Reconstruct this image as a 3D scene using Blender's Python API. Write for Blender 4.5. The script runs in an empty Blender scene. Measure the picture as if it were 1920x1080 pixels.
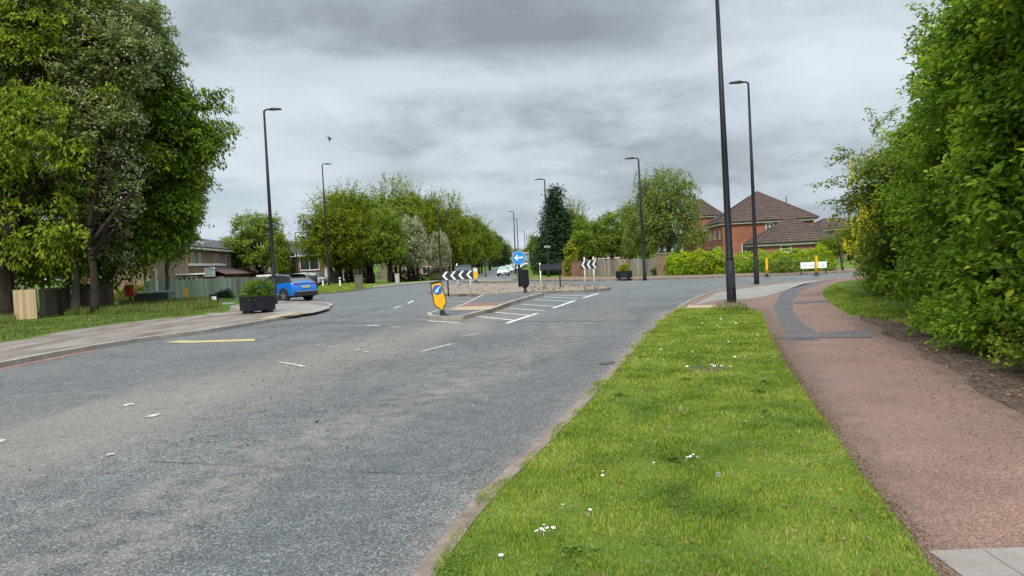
import bpy, math, random
import numpy as np
from mathutils import Matrix, Vector
from mathutils.geometry import tessellate_polygon
random.seed(7); RS = np.random.RandomState(11)
S = bpy.context.scene
COL = S.collection
R_ = math.radians
# ------------------------------------------------------------------ camera, sky, sun, exposure
F = 1387.0; EYE = 1.7
cam_d = bpy.data.cameras.new("camera"); cam = bpy.data.objects.new("camera", cam_d); COL.objects.link(cam)
cam_d.sensor_width = 36; cam_d.lens = F/1920*36; cam_d.clip_start = .05; cam_d.clip_end = 3000
CM = Matrix.Rotation(R_(90-2.15), 3, 'X') @ Matrix.Rotation(R_(-2.8), 3, 'Z')
cam.matrix_world = Matrix.Translation((0, 0, EYE)) @ CM.to_4x4()
S.camera = cam
S.view_settings.view_transform = 'Standard'; S.view_settings.look = 'None'; S.view_settings.gamma = 1
S.view_settings.exposure = 0.27
S.render.resolution_x = 1024; S.render.resolution_y = 576
S.render.engine = 'CYCLES'; S.cycles.max_bounces = 6; S.cycles.transparent_max_bounces = 4
S.cycles.sample_clamp_indirect = 4
S.cycles.use_denoising = True

def ray(px, py): return CM @ Vector(((px-960)/F, -(py-540)/F, -1))
def G(px, py, z=0.0):
    d = ray(px, py); t = (z-EYE)/d.z; return (d.x*t, d.y*t)
def P(px, py, Y):
    d = ray(px, py); t = Y/d.y; return Vector((d.x*t, Y, EYE+d.z*t))

SUN_EL, SUN_AZ = 48, 190      # azimuth the light comes from, clockwise from +Y
w = bpy.data.worlds.new("World"); S.world = w; w.use_nodes = True
def build_world():
    nt = w.node_tree; nt.nodes.clear(); N = nt.nodes.new; L = nt.links.new
    out = N('ShaderNodeOutputWorld'); bg = N('ShaderNodeBackground'); L(bg.outputs[0], out.inputs[0])
    sky = N('ShaderNodeTexSky'); sky.sky_type = 'NISHITA'; sky.sun_disc = False
    sky.sun_elevation = R_(SUN_EL); sky.sun_rotation = R_(SUN_AZ)
    sk = N('ShaderNodeVectorMath'); sk.operation = 'SCALE'; L(sky.outputs[0], sk.inputs[0]); sk.inputs['Scale'].default_value = .085
    tc = N('ShaderNodeTexCoord'); sep = N('ShaderNodeSeparateXYZ'); L(tc.outputs['Generated'], sep.inputs[0])
    def m(op, a, b=None, c=None, clamp=False):
        n = N('ShaderNodeMath'); n.operation = op; n.use_clamp = clamp
        for i, v in enumerate((a, b, c)):
            if v is None: continue
            if isinstance(v, (int, float)): n.inputs[i].default_value = v
            else: L(v, n.inputs[i])
        return n.outputs[0]
    z = m('MAXIMUM', sep.outputs[2], 0.0)
    zz = m('ADD', z, 0.24)
    u = m('DIVIDE', sep.outputs[0], zz); v = m('DIVIDE', sep.outputs[1], zz)
    cb = N('ShaderNodeCombineXYZ'); L(u, cb.inputs[0]); L(v, cb.inputs[1]); cb.inputs[2].default_value = 3.3
    def noise(scale, det, rough, off=0.0, dist=0.0):
        mp = N('ShaderNodeMapping'); L(cb.outputs[0], mp.inputs[0]); mp.inputs['Location'].default_value = (off, off*.7, off)
        mp.inputs['Scale'].default_value = (1.0, 1.0, 1)
        n = N('ShaderNodeTexNoise'); n.inputs['Scale'].default_value = scale; n.inputs['Detail'].default_value = det
        n.inputs['Roughness'].default_value = rough; n.inputs['Distortion'].default_value = dist
        L(mp.outputs[0], n.inputs[0]); return n.outputs[0]
    n1 = noise(.9, 5, .45, 4.1, .1); n2 = noise(2.3, 7, .57, 9.0, .15)
    # masses of cloud at given bearings (unit directions), plain soft blobs
    def blob(px, py, sx, sy):
        d = ray(px, py).normalized(); az = math.atan2(d.x, d.y); el = math.asin(d.z)
        A = m('ARCTAN2', sep.outputs[0], sep.outputs[1]); E = m('ARCSINE', sep.outputs[2])
        a = m('DIVIDE', m('SUBTRACT', A, az), sx); e = m('DIVIDE', m('SUBTRACT', E, el), sy)
        wob = m('MULTIPLY', m('SUBTRACT', n2, .5), 3.2)
        r2 = m('ADD', m('ADD', m('MULTIPLY', a, a), m('MULTIPLY', e, e)), wob)
        return m('SUBTRACT', 1.0, r2, clamp=True)
    dark = m('MULTIPLY', blob(960, 225, .30, .050), .85)
    dark = m('ADD', dark, m('MULTIPLY', blob(1130, 15, .55, .085), .62))
    dark = m('ADD', dark, m('MULTIPLY', blob(640, 40, .30, .05), .3))
    dark = m('ADD', dark, m('MULTIPLY', blob(760, 340, .35, .018), .35))
    dark = m('ADD', dark, m('MULTIPLY', blob(1400, 290, .30, .04), .3), clamp=True)
    lite = m('MULTIPLY', blob(900, 140, .26, .035), .75)
    lite = m('ADD', lite, m('MULTIPLY', blob(480, 330, .18, .07), .45))
    lite = m('ADD', lite, m('MULTIPLY', blob(1500, 120, .25, .10), .3))
    lite = m('ADD', lite, m('MULTIPLY', blob(430, 200, .22, .06), .35))
    base = m('ADD', m('MULTIPLY', n1, .55), m('MULTIPLY', n2, .45))
    val = m('ADD', m('SUBTRACT', base, m('MULTIPLY', dark, .17)), m('MULTIPLY', lite, .16))
    cr = N('ShaderNodeValToRGB'); L(val, cr.inputs[0]); e = cr.color_ramp
    e.elements[0].position = .26; e.elements[0].color = (.245, .278, .312, 1)
    e.elements[1].position = .68; e.elements[1].color = (.62, .69, .75, 1)
    x = e.elements.new(.40); x.color = (.345, .392, .44, 1)
    x = e.elements.new(.52); x.color = (.48, .545, .61, 1)
    # gaps of blue sky low on the left
    gap = m('ADD', m('MULTIPLY', blob(440, 372, .10, .03), .55), m('MULTIPLY', blob(1380, 200, .12, .05), .12), clamp=True)
    mx = N('ShaderNodeMix'); mx.data_type = 'RGBA'; L(gap, mx.inputs[0]); L(cr.outputs[0], mx.inputs[6]); L(sk.outputs[0], mx.inputs[7])
    # an overcast sky is brighter overhead than near the horizon
    zen = N('ShaderNodeMapRange'); zen.interpolation_type = 'SMOOTHSTEP'; L(sep.outputs[2], zen.inputs[0])
    zen.inputs[1].default_value = .42; zen.inputs[2].default_value = .85; zen.inputs[3].default_value = 1.0; zen.inputs[4].default_value = 3.7
    vm = N('ShaderNodeVectorMath'); vm.operation = 'SCALE'; L(mx.outputs[2], vm.inputs[0]); L(zen.outputs[0], vm.inputs['Scale'])
    L(vm.outputs[0], bg.inputs[0]); bg.inputs[1].default_value = 1.0
build_world()
sd = bpy.data.lights.new("sun", 'SUN'); sd.energy = 2.6; sd.angle = R_(12); sd.color = (1, .94, .83)
sun = bpy.data.objects.new("sun", sd); COL.objects.link(sun)
sun.rotation_euler = (R_(90-SUN_EL), 0, R_(180-SUN_AZ)); sun.location = (0, 0, 60)

# ------------------------------------------------------------------ helpers
def gz(y): return float(np.interp(y, [0, 70, 110, 170, 300, 600], [0, 0, -.7, -.1, 1.2, 3]))
class MB:
    def __init__(s): s.v = []; s.f = []
    def add(s, V, Fc, M=None):
        o = len(s.v)
        for p in V: s.v.append(tuple(M @ Vector(p)) if M is not None else tuple(p))
        for f in Fc: s.f.append(tuple(i+o for i in f))
        return s
    def box(s, x0, x1, y0, y1, z0, z1, M=None):
        V = [(x0,y0,z0),(x1,y0,z0),(x1,y1,z0),(x0,y1,z0),(x0,y0,z1),(x1,y0,z1),(x1,y1,z1),(x0,y1,z1)]
        return s.add(V, [(0,3,2,1),(4,5,6,7),(0,1,5,4),(1,2,6,5),(2,3,7,6),(3,0,4,7)], M)
    def path(s, pts, rad, n=8, cap=True, M=None):
        pts = [Vector(p) for p in pts]; V = []; Fc = []
        for i, p in enumerate(pts):
            t = (pts[min(i+1, len(pts)-1)]-pts[max(i-1, 0)]).normalized()
            a = t.cross(Vector((0.13, 1, 0)) if abs(t.y) < .9 else Vector((1, 0, .1))).normalized(); b = t.cross(a)
            r = rad[i] if isinstance(rad, (list, tuple)) else rad
            for k in range(n):
                th = 2*math.pi*k/n; V.append(p+(a*math.cos(th)+b*math.sin(th))*r)
        for i in range(len(pts)-1):
            for k in range(n):
                Fc.append((i*n+k, i*n+(k+1) % n, (i+1)*n+(k+1) % n, (i+1)*n+k))
        if cap: Fc.append(tuple(range(n))[::-1]); Fc.append(tuple((len(pts)-1)*n+k for k in range(n)))
        return s.add(V, Fc, M)
    def prism(s, poly, y0, y1, M=None):      # poly in (x,z), extruded along y
        n = len(poly); V = [(x, y0, z) for x, z in poly]+[(x, y1, z) for x, z in poly]
        Fc = [tuple(range(n)), tuple(range(2*n-1, n-1, -1))]+[(i, n+i, n+(i+1) % n, (i+1) % n) for i in range(n)]
        return s.add(V, Fc, M)
    def disc(s, c, r, y0, y1, n=28, M=None):
        return s.prism([(c[0]+r*math.cos(2*math.pi*k/n), c[1]+r*math.sin(2*math.pi*k/n)) for k in range(n)], y0, y1, M)
    def build(s, name, mat, parent=None, smooth=False, bevel=0):
        me = bpy.data.meshes.new(name); me.from_pydata(s.v, [], s.f); me.update()
        if smooth: me.shade_smooth()
        o = bpy.data.objects.new(name, me); COL.objects.link(o); me.materials.append(mat)
        if parent: o.parent = parent
        if bevel:
            b = o.modifiers.new('bevel', 'BEVEL'); b.width = bevel; b.segments = 2; b.limit_method = 'ANGLE'
        return o
def tag(o, label=None, cat=None, group=None, kind=None):
    if label: o['label'] = label
    if cat: o['category'] = cat
    if group: o['group'] = group
    if kind: o['kind'] = kind
    return o
def thing(name, loc, label, cat, rz=0, group=None, ry=0):
    o = bpy.data.objects.new(name, None); COL.objects.link(o); o.empty_display_size = .2
    o.location = loc; o.rotation_euler = (0, ry, rz); return tag(o, label, cat, group)
def copy_tree(o, parent=None):
    c = o.copy(); COL.objects.link(c)
    if parent: c.parent = parent
    for ch in [x for x in KIDS.get(o.name, [])] or list(o.children): copy_tree(ch, c)
    return c
KIDS = {}
def npmesh(name, V, Fi, mat, parent=None, smooth=False):
    """V (n,3), Fi (m,k) uniform polygons"""
    me = bpy.data.meshes.new(name); m, k = Fi.shape
    me.vertices.add(len(V)); me.vertices.foreach_set('co', np.ascontiguousarray(V, dtype=np.float32).ravel())
    me.loops.add(m*k); me.loops.foreach_set('vertex_index', np.ascontiguousarray(Fi, dtype=np.int32).ravel())
    me.polygons.add(m); me.polygons.foreach_set('loop_start', np.arange(0, m*k, k, dtype=np.int32))
    me.update(calc_edges=True)
    if smooth: me.shade_smooth()
    me.materials.append(mat)
    o = bpy.data.objects.new(name, me); COL.objects.link(o)
    if parent: o.parent = parent
    return o

# ------------------------------------------------------------------ materials
MATS = {}
def newmat(name):
    m = bpy.data.materials.new(name); m.use_nodes = True; nt = m.node_tree
    b = nt.nodes['Principled BSDF']; MATS[name] = m; return m, nt, b
def plain(name, c, rough=.6, metal=0, spec=.5, var=.12, vs=3.0, coat=0, emit=0):
    m, nt, b = newmat(name); N = nt.nodes.new; L = nt.links.new
    tc = N('ShaderNodeTexCoord'); n = N('ShaderNodeTexNoise'); n.inputs['Scale'].default_value = vs; n.inputs['Detail'].default_value = 6
    L(tc.outputs['Object'], n.inputs[0]); r = N('ShaderNodeMapRange'); L(n.outputs[0], r.inputs[0])
    r.inputs[1].default_value = .3; r.inputs[2].default_value = .7; r.inputs[3].default_value = 1-var; r.inputs[4].default_value = 1+var
    v = N('ShaderNodeVectorMath'); v.operation = 'SCALE'; v.inputs[0].default_value = c; L(r.outputs[0], v.inputs['Scale'])
    L(v.outputs[0], b.inputs['Base Color']); b.inputs['Roughness'].default_value = rough; b.inputs['Metallic'].default_value = metal
    b.inputs['Specular IOR Level'].default_value = spec; b.inputs['Coat Weight'].default_value = coat
    if emit: b.inputs['Emission Color'].default_value = (*c, 1); b.inputs['Emission Strength'].default_value = emit
    return m
class NT:
    """little node builder"""
    def __init__(s, name):
        s.m, s.nt, s.b = newmat(name); s.N = s.nt.nodes.new; s.L = s.nt.links.new; s.tc = s.N('ShaderNodeTexCoord')
        s.co = s.tc.outputs['Object']
    def noise(s, scale, det=4, rough=.55, stretch=None, rot=0, loc=(0,0,0), vec=None):
        mp = s.N('ShaderNodeMapping'); s.L(vec or s.co, mp.inputs[0]); mp.inputs['Rotation'].default_value = (0, 0, rot)
        mp.inputs['Scale'].default_value = stretch or (1, 1, 1); mp.inputs['Location'].default_value = loc
        n = s.N('ShaderNodeTexNoise'); n.inputs['Scale'].default_value = scale; n.inputs['Detail'].default_value = det; n.inputs['Roughness'].default_value = rough
        s.L(mp.outputs[0], n.inputs[0]); return n.outputs[0]
    def vor(s, scale, feat='F1', out=0):
        n = s.N('ShaderNodeTexVoronoi'); n.feature = feat; n.inputs['Scale'].default_value = scale; s.L(s.co, n.inputs[0]); return n.outputs[out]
    def rng(s, v, a, b, c=0., d=1., smooth=False):
        r = s.N('ShaderNodeMapRange'); s.L(v, r.inputs[0])
        if smooth: r.interpolation_type = 'SMOOTHSTEP'
        for i, x in enumerate((a, b, c, d)): r.inputs[i+1].default_value = x
        return r.outputs[0]
    def math(s, op, a, b=None):
        n = s.N('ShaderNodeMath'); n.operation = op
        for i, v in enumerate((a, b)):
            if v is None: continue
            if isinstance(v, (int, float)): n.inputs[i].default_value = v
            else: s.L(v, n.inputs[i])
        return n.outputs[0]
    def mix(s, f, a, b, mode='MIX'):
        n = s.N('ShaderNodeMix'); n.data_type = 'RGBA'; n.blend_type = mode
        for i, v in ((0, f), (6, a), (7, b)):
            if isinstance(v, (int, float)): n.inputs[i].default_value = v
            elif isinstance(v, tuple): n.inputs[i].default_value = (*v, 1)
            else: s.L(v, n.inputs[i])
        return n.outputs[2]
    def ramp(s, v, stops):
        n = s.N('ShaderNodeValToRGB'); s.L(v, n.inputs[0]); e = n.color_ramp
        while len(e.elements) < len(stops): e.elements.new(.5)
        for el, (p, c) in zip(e.elements, stops): el.position = p; el.color = (*c, 1)
        return n.outputs[0]
    def done(s, col, rough=.8, bump=None, bs=.4, bd=.02, spec=.3):
        s.L(col, s.b.inputs['Base Color']); s.b.inputs['Roughness'].default_value = rough; s.b.inputs['Specular IOR Level'].default_value = spec
        if bump is not None:
            n = s.N('ShaderNodeBump'); n.inputs['Strength'].default_value = bs; n.inputs['Distance'].default_value = bd
            s.L(bump, n.inputs['Height']); s.L(n.outputs[0], s.b.inputs['Normal'])
        return s.m
ROADROT = R_(17.5)     # the near road runs this far clockwise from +Y
def lateral(t, ang=ROADROT):
    sp = t.N('ShaderNodeSeparateXYZ'); t.L(t.co, sp.inputs[0])
    return t.math('SUBTRACT', t.math('MULTIPLY', sp.outputs[0], math.cos(ang)), t.math('MULTIPLY', sp.outputs[1], math.sin(ang))), sp
def mk_asphalt():
    t = NT('asphalt')
    st = t.vor(95, out=1); big = t.noise(.35, 5, .6); mid = t.noise(3.5, 6, .65)
    streak = t.noise(1.2, 5, .6, stretch=(1, .12, 1), rot=ROADROT)
    g = t.N('ShaderNodeSeparateColor'); t.L(st, g.inputs[0])
    c = t.ramp(g.outputs[0], [(0, (.037,.039,.037)), (.45, (.098,.101,.099)), (.8, (.149,.152,.146)), (1, (.307,.299,.278))])
    c = t.mix(1.0, c, t.ramp(t.math('ADD', t.math('MULTIPLY', big, .5), t.math('MULTIPLY', mid, .5)), [(.38, (.68,.69,.70)), (.62, (1.2,1.2,1.18))]), 'MULTIPLY')
    lat, sp = lateral(t)
    # sandy worn band left of the middle of the carriageway
    lw = t.math('ADD', lat, t.math('MULTIPLY', t.math('SUBTRACT', streak, .5), 3.5))
    b1 = t.rng(t.math('ABSOLUTE', t.math('ADD', lw, 7.6)), .3, 2.2, 1, 0, True)
    far = t.rng(sp.outputs[1], 27, 21, 0, 1)
    sand = t.math('MULTIPLY', t.math('MULTIPLY', b1, far), t.rng(t.noise(14, 6, .7), .35, .62, .25, 1))
    c = t.mix(t.math('MULTIPLY', sand, .46), c, (.30, .245, .19))
    b2 = t.rng(t.math('ABSOLUTE', t.math('ADD', lw, 4.0)), .2, 1.0, 1, 0, True)
    c = t.mix(t.math('MULTIPLY', t.math('MULTIPLY', b2, far), t.rng(mid, .4, .65, .0, .35)), c, (.25, .22, .18))
    # polished wheel tracks
    b3 = t.rng(t.math('ABSOLUTE', t.math('ADD', lw, 2.5)), .3, .9, 1, 0, True)
    c = t.mix(t.math('MULTIPLY', b3, .22), c, (.07, .078, .088))
    # smoother darker surface round the roundabout
    rb = t.rng(sp.outputs[1], 24, 34, 0, 1, True)
    c = t.mix(t.math('MULTIPLY', rb, .65), c, t.mix(big, (.099,.106,.102), (.160,.166,.160)))
    la, _ = lateral(t, R_(15.5))
    ed = t.math('ADD', la, t.math('MULTIPLY', t.math('SUBTRACT', t.noise(2.5, 6, .7), .5), .55))
    ed = t.math('MULTIPLY', t.math('MULTIPLY', t.rng(ed, -1.95, -1.36, 0, 1, True), t.rng(ed, -.9, -.8, 1, 0)), t.rng(sp.outputs[1], 22.5, 21, 0, 1))
    c = t.mix(t.math('MULTIPLY', ed, t.rng(t.noise(40, 4, .7), .3, .6, .45, .95)), c, t.mix(t.noise(5, 4), (.15, .13, .112), (.28, .245, .22)))
    return t.done(c, .82, st, .55, .012, .35)
def mk_grass(name, a, b, c3, d):
    t = NT(name); n1 = t.noise(.8, 5); n2 = t.noise(9, 6, .7); n3 = t.noise(60, 3, .7)
    v = t.math('ADD', t.math('MULTIPLY', n1, .4), t.math('ADD', t.math('MULTIPLY', n2, .35), t.math('MULTIPLY', n3, .25)))
    c = t.ramp(v, [(.3, a), (.45, b), (.56, c3), (.7, d)])
    return t.done(c, .9, n3, .7, .04, .1)
def mk_blades(name, cols, tr=.3, rough=.6):
    t = NT(name); gi = t.N('ShaderNodeNewGeometry'); n1 = t.noise(1.3, 5, .7)
    v = t.math('ADD', t.math('MULTIPLY', gi.outputs['Random Per Island'], .42), t.math('MULTIPLY', t.rng(n1, .3, .7), .5))
    k = len(cols)-1
    c = t.ramp(v, [(.18+.72*i/k, x) for i, x in enumerate(cols)])
    t.b.inputs['Roughness'].default_value = rough; t.b.inputs['Specular IOR Level'].default_value = .12; t.L(c, t.b.inputs['Base Color'])
    trn = t.N('ShaderNodeBsdfTranslucent'); t.L(c, trn.inputs[0]); mx = t.N('ShaderNodeMixShader'); mx.inputs[0].default_value = tr
    t.L(t.b.outputs[0], mx.inputs[1]); t.L(trn.outputs[0], mx.inputs[2])
    t.L(mx.outputs[0], t.nt.nodes['Material Output'].inputs['Surface']); return t.m
def mk_path():
    t = NT('red_asphalt'); st = t.vor(120, out=1); g = t.N('ShaderNodeSeparateColor'); t.L(st, g.inputs[0])
    n = t.noise(1.1, 6, .65); n2 = t.noise(.35, 4)
    c = t.ramp(g.outputs[0], [(0, (0.124,0.072,0.053)), (.6, (0.204,0.121,0.094)), (1, (0.310,0.213,0.173))])
    c = t.mix(1.0, c, t.ramp(n, [(.3, (.8,.8,.8)), (.7, (1.15,1.12,1.1))]), 'MULTIPLY')
    c = t.mix(t.rng(n2, .45, .7, 0, .5), c, (.19, .14, .12))
    la, sp = lateral(t, R_(16.3)); nn = t.noise(3.2, 7, .75); nf = t.noise(22, 5, .75)
    e = t.math('ADD', la, t.math('ADD', t.math('MULTIPLY', t.math('SUBTRACT', nn, .5), 1.0), t.math('MULTIPLY', t.math('SUBTRACT', nf, .5), .7)))
    rt = t.math('MULTIPLY', t.rng(e, 2.15, 2.75, 0, 1, True), t.rng(sp.outputs[1], 18, 15, 0, 1)); lt = t.rng(e, 1.25, .85, 0, .85, True)
    lt = t.math('MULTIPLY', lt, t.rng(sp.outputs[1], 22, 19, 0, 1))
    c = t.mix(t.math('MAXIMUM', rt, lt), c, t.mix(t.rng(t.noise(45, 4, .7), .35, .65), (.055, .035, .025), (.19, .13, .095)))
    return t.done(c, .88, st, .4, .01, .25)
def mk_mottle(name, cols, scale=4, fine=60, rough=.9, bs=.4, bd=.01, stretch=None, rot=0):
    t = NT(name); n = t.noise(scale, 6, .65, stretch=stretch, rot=rot); n2 = t.noise(fine, 4, .7)
    v = t.math('ADD', t.math('MULTIPLY', n, .6), t.math('MULTIPLY', n2, .4)); k = len(cols)-1
    c = t.ramp(v, [(.32+.36*i/k, x) for i, x in enumerate(cols)])
    return t.done(c, rough, n2, bs, bd, .25)
def mk_brick(name, c1, c2, mortar, dirt=.2):
    t = NT(name); sp = t.N('ShaderNodeSeparateXYZ'); t.L(t.co, sp.inputs[0])
    cb = t.N('ShaderNodeCombineXYZ'); t.L(t.math('ADD', sp.outputs[0], sp.outputs[1]), cb.inputs[0]); t.L(sp.outputs[2], cb.inputs[1])
    b = t.N('ShaderNodeTexBrick'); t.L(cb.outputs[0], b.inputs[0]); b.inputs['Scale'].default_value = 1
    b.inputs['Brick Width'].default_value = .23; b.inputs['Row Height'].default_value = .075; b.inputs['Mortar Size'].default_value = .009
    b.inputs['Color1'].default_value = (*c1, 1); b.inputs['Color2'].default_value = (*c2, 1); b.inputs['Mortar'].default_value = (*mortar, 1); b.inputs['Bias'].default_value = -.2
    c = t.mix(1.0, b.outputs[0], t.ramp(t.noise(.5, 6, .7), [(.3, (1-dirt,)*3), (.7, (1+dirt*.6,)*3)]), 'MULTIPLY')
    return t.done(c, .88, b.outputs[1], .2, .004, .2)
def mk_paint(name, c, under, wear=.5):
    t = NT(name); n = t.noise(9, 6, .75); n2 = t.noise(55, 3, .7)
    v = t.math('ADD', t.math('MULTIPLY', n, .5), t.math('MULTIPLY', n2, .5))
    return t.done(t.mix(t.rng(v, wear-.06, wear+.05), under, c), .7, n2, .3, .004, .3)
def mk_wood(name, cols, board=.12):
    t = NT(name); n = t.noise(2.2, 6, .65, stretch=(1, 1, .12)); gi = t.N('ShaderNodeNewGeometry')
    v = t.math('ADD', t.math('MULTIPLY', n, .6), t.math('MULTIPLY', gi.outputs['Random Per Island'], .4)); k = len(cols)-1
    return t.done(t.ramp(v, [(.25+.5*i/k, x) for i, x in enumerate(cols)]), .85, n, .3, .006, .2)
def mk_bark(name, a, b):
    t = NT(name); n = t.noise(5, 7, .7, stretch=(1, 1, .25)); return t.done(t.ramp(n, [(.3, a), (.7, b)]), .95, n, .8, .04, .15)

ASPH = mk_asphalt()
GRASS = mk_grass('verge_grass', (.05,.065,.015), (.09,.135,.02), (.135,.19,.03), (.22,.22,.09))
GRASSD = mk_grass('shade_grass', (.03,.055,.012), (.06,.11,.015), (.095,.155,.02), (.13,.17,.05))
BLADE = mk_blades('grass_blades', [(.065,.115,.014), (.14,.215,.022), (.235,.325,.035), (.33,.40,.055), (.44,.43,.13), (.58,.50,.24)], .3)
CLOVER = mk_blades('clover_leaf', [(.07,.13,.02), (.125,.21,.03), (.19,.29,.045)], .3)
BLADED = mk_blades('long_grass_blades', [(.05,.085,.015), (.10,.15,.022), (.17,.22,.045), (.28,.28,.11), (.38,.34,.18)], .3)
REDP = mk_path()
CONC = mk_mottle('pavement_concrete', [(.160,.144,.124), (.232,.216,.192), (.296,.280,.256)], 1.6, 40)
LEFTP = mk_mottle('muddy_pavement', [(.090,.045,.034), (.131,.086,.066), (.180,.152,.127), (.238,.217,.193), (.164,.115,.090)], 1.3, 18, stretch=(1, .3, 1), rot=R_(10))
KERB = mk_mottle('kerb_stone', [(.20,.175,.145), (.30,.275,.235), (.40,.375,.335)], 2.5, 40)
KERBD = mk_mottle('weathered_kerb', [(.10,.085,.06), (.20,.175,.14), (.30,.27,.22)], 3.5, 40)
DIRT = mk_mottle('gutter_dirt', [(.10,.075,.055), (.19,.145,.115), (.30,.24,.20)], 5, 60)
REDDIRT = mk_mottle('gutter_red_dirt', [(.13,.06,.045), (.20,.11,.085), (.26,.19,.16)], 4, 50)
SOIL = mk_mottle('bare_soil', [(.04,.026,.018), (.075,.048,.035), (.125,.085,.062), (.19,.14,.105)], 9, 45, bs=.8, bd=.03)
PATCH = mk_mottle('patch_asphalt', [(.072,.066,.068), (.106,.098,.100), (.145,.132,.132)], 2.5, 90)
SLAB = mk_mottle('paving_slab', [(.184,.152,.132), (.240,.208,.188), (.288,.260,.240)], 2.5, 50)
ISLE = mk_mottle('island_setts', [(0.147,0.104,0.074), (0.221,0.168,0.125), (0.280,0.232,0.177), (0.184,0.184,0.110)], 3.5, 18, bs=1, bd=.05)
ISLD = mk_mottle('island_dark_asphalt', [(.07,.07,.072), (.11,.108,.11), (.14,.135,.13)], 2, 60)
TACR = mk_mottle('tactile_red', [(.17,.085,.065), (.25,.13,.10)], 3, 40); TACB = mk_mottle('tactile_buff', [(.30,.22,.135), (.40,.31,.205)], 3, 40)
WPAINT = mk_paint('road_paint', (.70,.70,.67), (.13,.135,.13), .46)
WPAINTW = mk_paint('worn_road_paint', (.55,.55,.52), (.13,.13,.122), .51)
YPAINT = mk_paint('yellow_road_paint', (.50,.40,.17), (.15,.145,.13), .46)
BARK = mk_bark('bark', (.015,.012,.009), (.055,.044,.033)); BARKB = mk_bark('pale_bark', (.06,.05,.04), (.17,.15,.12)); BARKR = mk_bark('red_bark', (.06,.032,.02), (.15,.09,.06))
LF = {
 'cherry': mk_blades('cherry_leaf', [(0.065,0.130,0.012), (0.131,0.216,0.017), (0.222,0.316,0.020), (0.364,0.414,0.030)], .42),
 'cherryy': mk_blades('yellow_cherry_leaf', [(0.097,0.163,0.014), (0.193,0.280,0.022), (0.328,0.393,0.030), (0.503,0.491,0.048)], .42),
 'thorn': mk_blades('hawthorn_leaf', [(0.098,0.146,0.043), (0.195,0.255,0.075), (0.306,0.353,0.116), (0.446,0.438,0.169)], .42),
 'beech': mk_blades('hornbeam_leaf', [(0.086,0.170,0.015), (0.190,0.314,0.022), (0.345,0.471,0.031), (0.656,0.697,0.044)], .42),
 'row': mk_blades('avenue_leaf', [(0.085,0.140,0.010), (0.170,0.235,0.013), (0.276,0.330,0.020), (0.404,0.426,0.035)], .42),
 'fresh': mk_blades('fresh_leaf', [(0.089,0.143,0.014), (0.168,0.243,0.022), (0.257,0.342,0.036), (0.375,0.428,0.056)], .42),
 'lime': mk_blades('lime_hedge_leaf', [(0.169,0.269,0.010), (0.319,0.448,0.014), (0.488,0.613,0.019), (0.675,0.718,0.034)], .42),
 'dark': mk_blades('dark_leaf', [(0.017,0.042,0.016), (0.031,0.067,0.023), (0.049,0.091,0.029), (0.070,0.119,0.039)], .15),
 'willow': mk_blades('birch_leaf', [(0.103,0.157,0.033), (0.186,0.250,0.046), (0.268,0.332,0.058), (0.392,0.425,0.098)], .42),
 'gold': mk_blades('gold_leaf', [(.22,.26,.02), (.34,.36,.03), (.46,.42,.05)], .35),
 'yellow': mk_blades('laburnum_flower', [(.50,.46,.02), (.66,.60,.03), (.75,.70,.05)], .35),
 'white': mk_blades('white_blossom', [(0.391,0.402,0.264), (0.529,0.529,0.396), (0.713,0.701,0.572)], .3),
}
BLK = plain('black_paint', (.008,.009,.012), .55, 0, .3); BLKM = plain('matt_black', (.02,.022,.026), .75)
NAVY = plain('sign_back_navy', (.025,.032,.045), .6); GREYB = plain('grey_sign_back', (.12,.15,.18), .5)
YEL = plain('bollard_yellow', (.83,.43,.012), .5, var=.05); BLUE = plain('sign_blue', (.012,.14,.48), .4, var=.03)
BLUEL = plain('sign_light_blue', (.02,.25,.62), .4, var=.03)
WHT = plain('sign_white', (.8,.8,.78), .5, var=.04); GALV = plain('galvanised', (.35,.38,.38), .5, .6)
PINKW = plain('post_offwhite', (.62,.58,.53), .6); REDM = plain('postbox_red', (.78,.02,.035), .4, var=.06)
GLASS = plain('window_glass', (.035,.045,.055), .12, 0, .8, var=.4, vs=.8); UPVC = plain('window_white', (.74,.74,.72), .5)
TILEB = mk_mottle('brown_roof_tile', [(.060,.040,.034), (.092,.062,.053), (.128,.092,.080)], 1.3, 14)
TILEG = mk_mottle('grey_roof_tile', [(.045,.045,.05), (.08,.08,.085), (.13,.125,.12)], .5, 8)
TILEM = mk_mottle('maroon_roof_tile', [(.09,.052,.045), (.14,.085,.075)], .8, 8)
BRR = mk_brick('red_brick', (.35,.112,.062), (.26,.082,.048), (.25,.17,.13), .3)
BRB = mk_brick('brown_brick', (.24,.145,.085), (.15,.09,.058), (.27,.22,.17), .25)
BRW = mk_brick('wall_brick', (.33,.125,.08), (.22,.085,.06), (.28,.22,.18), .3)

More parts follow.
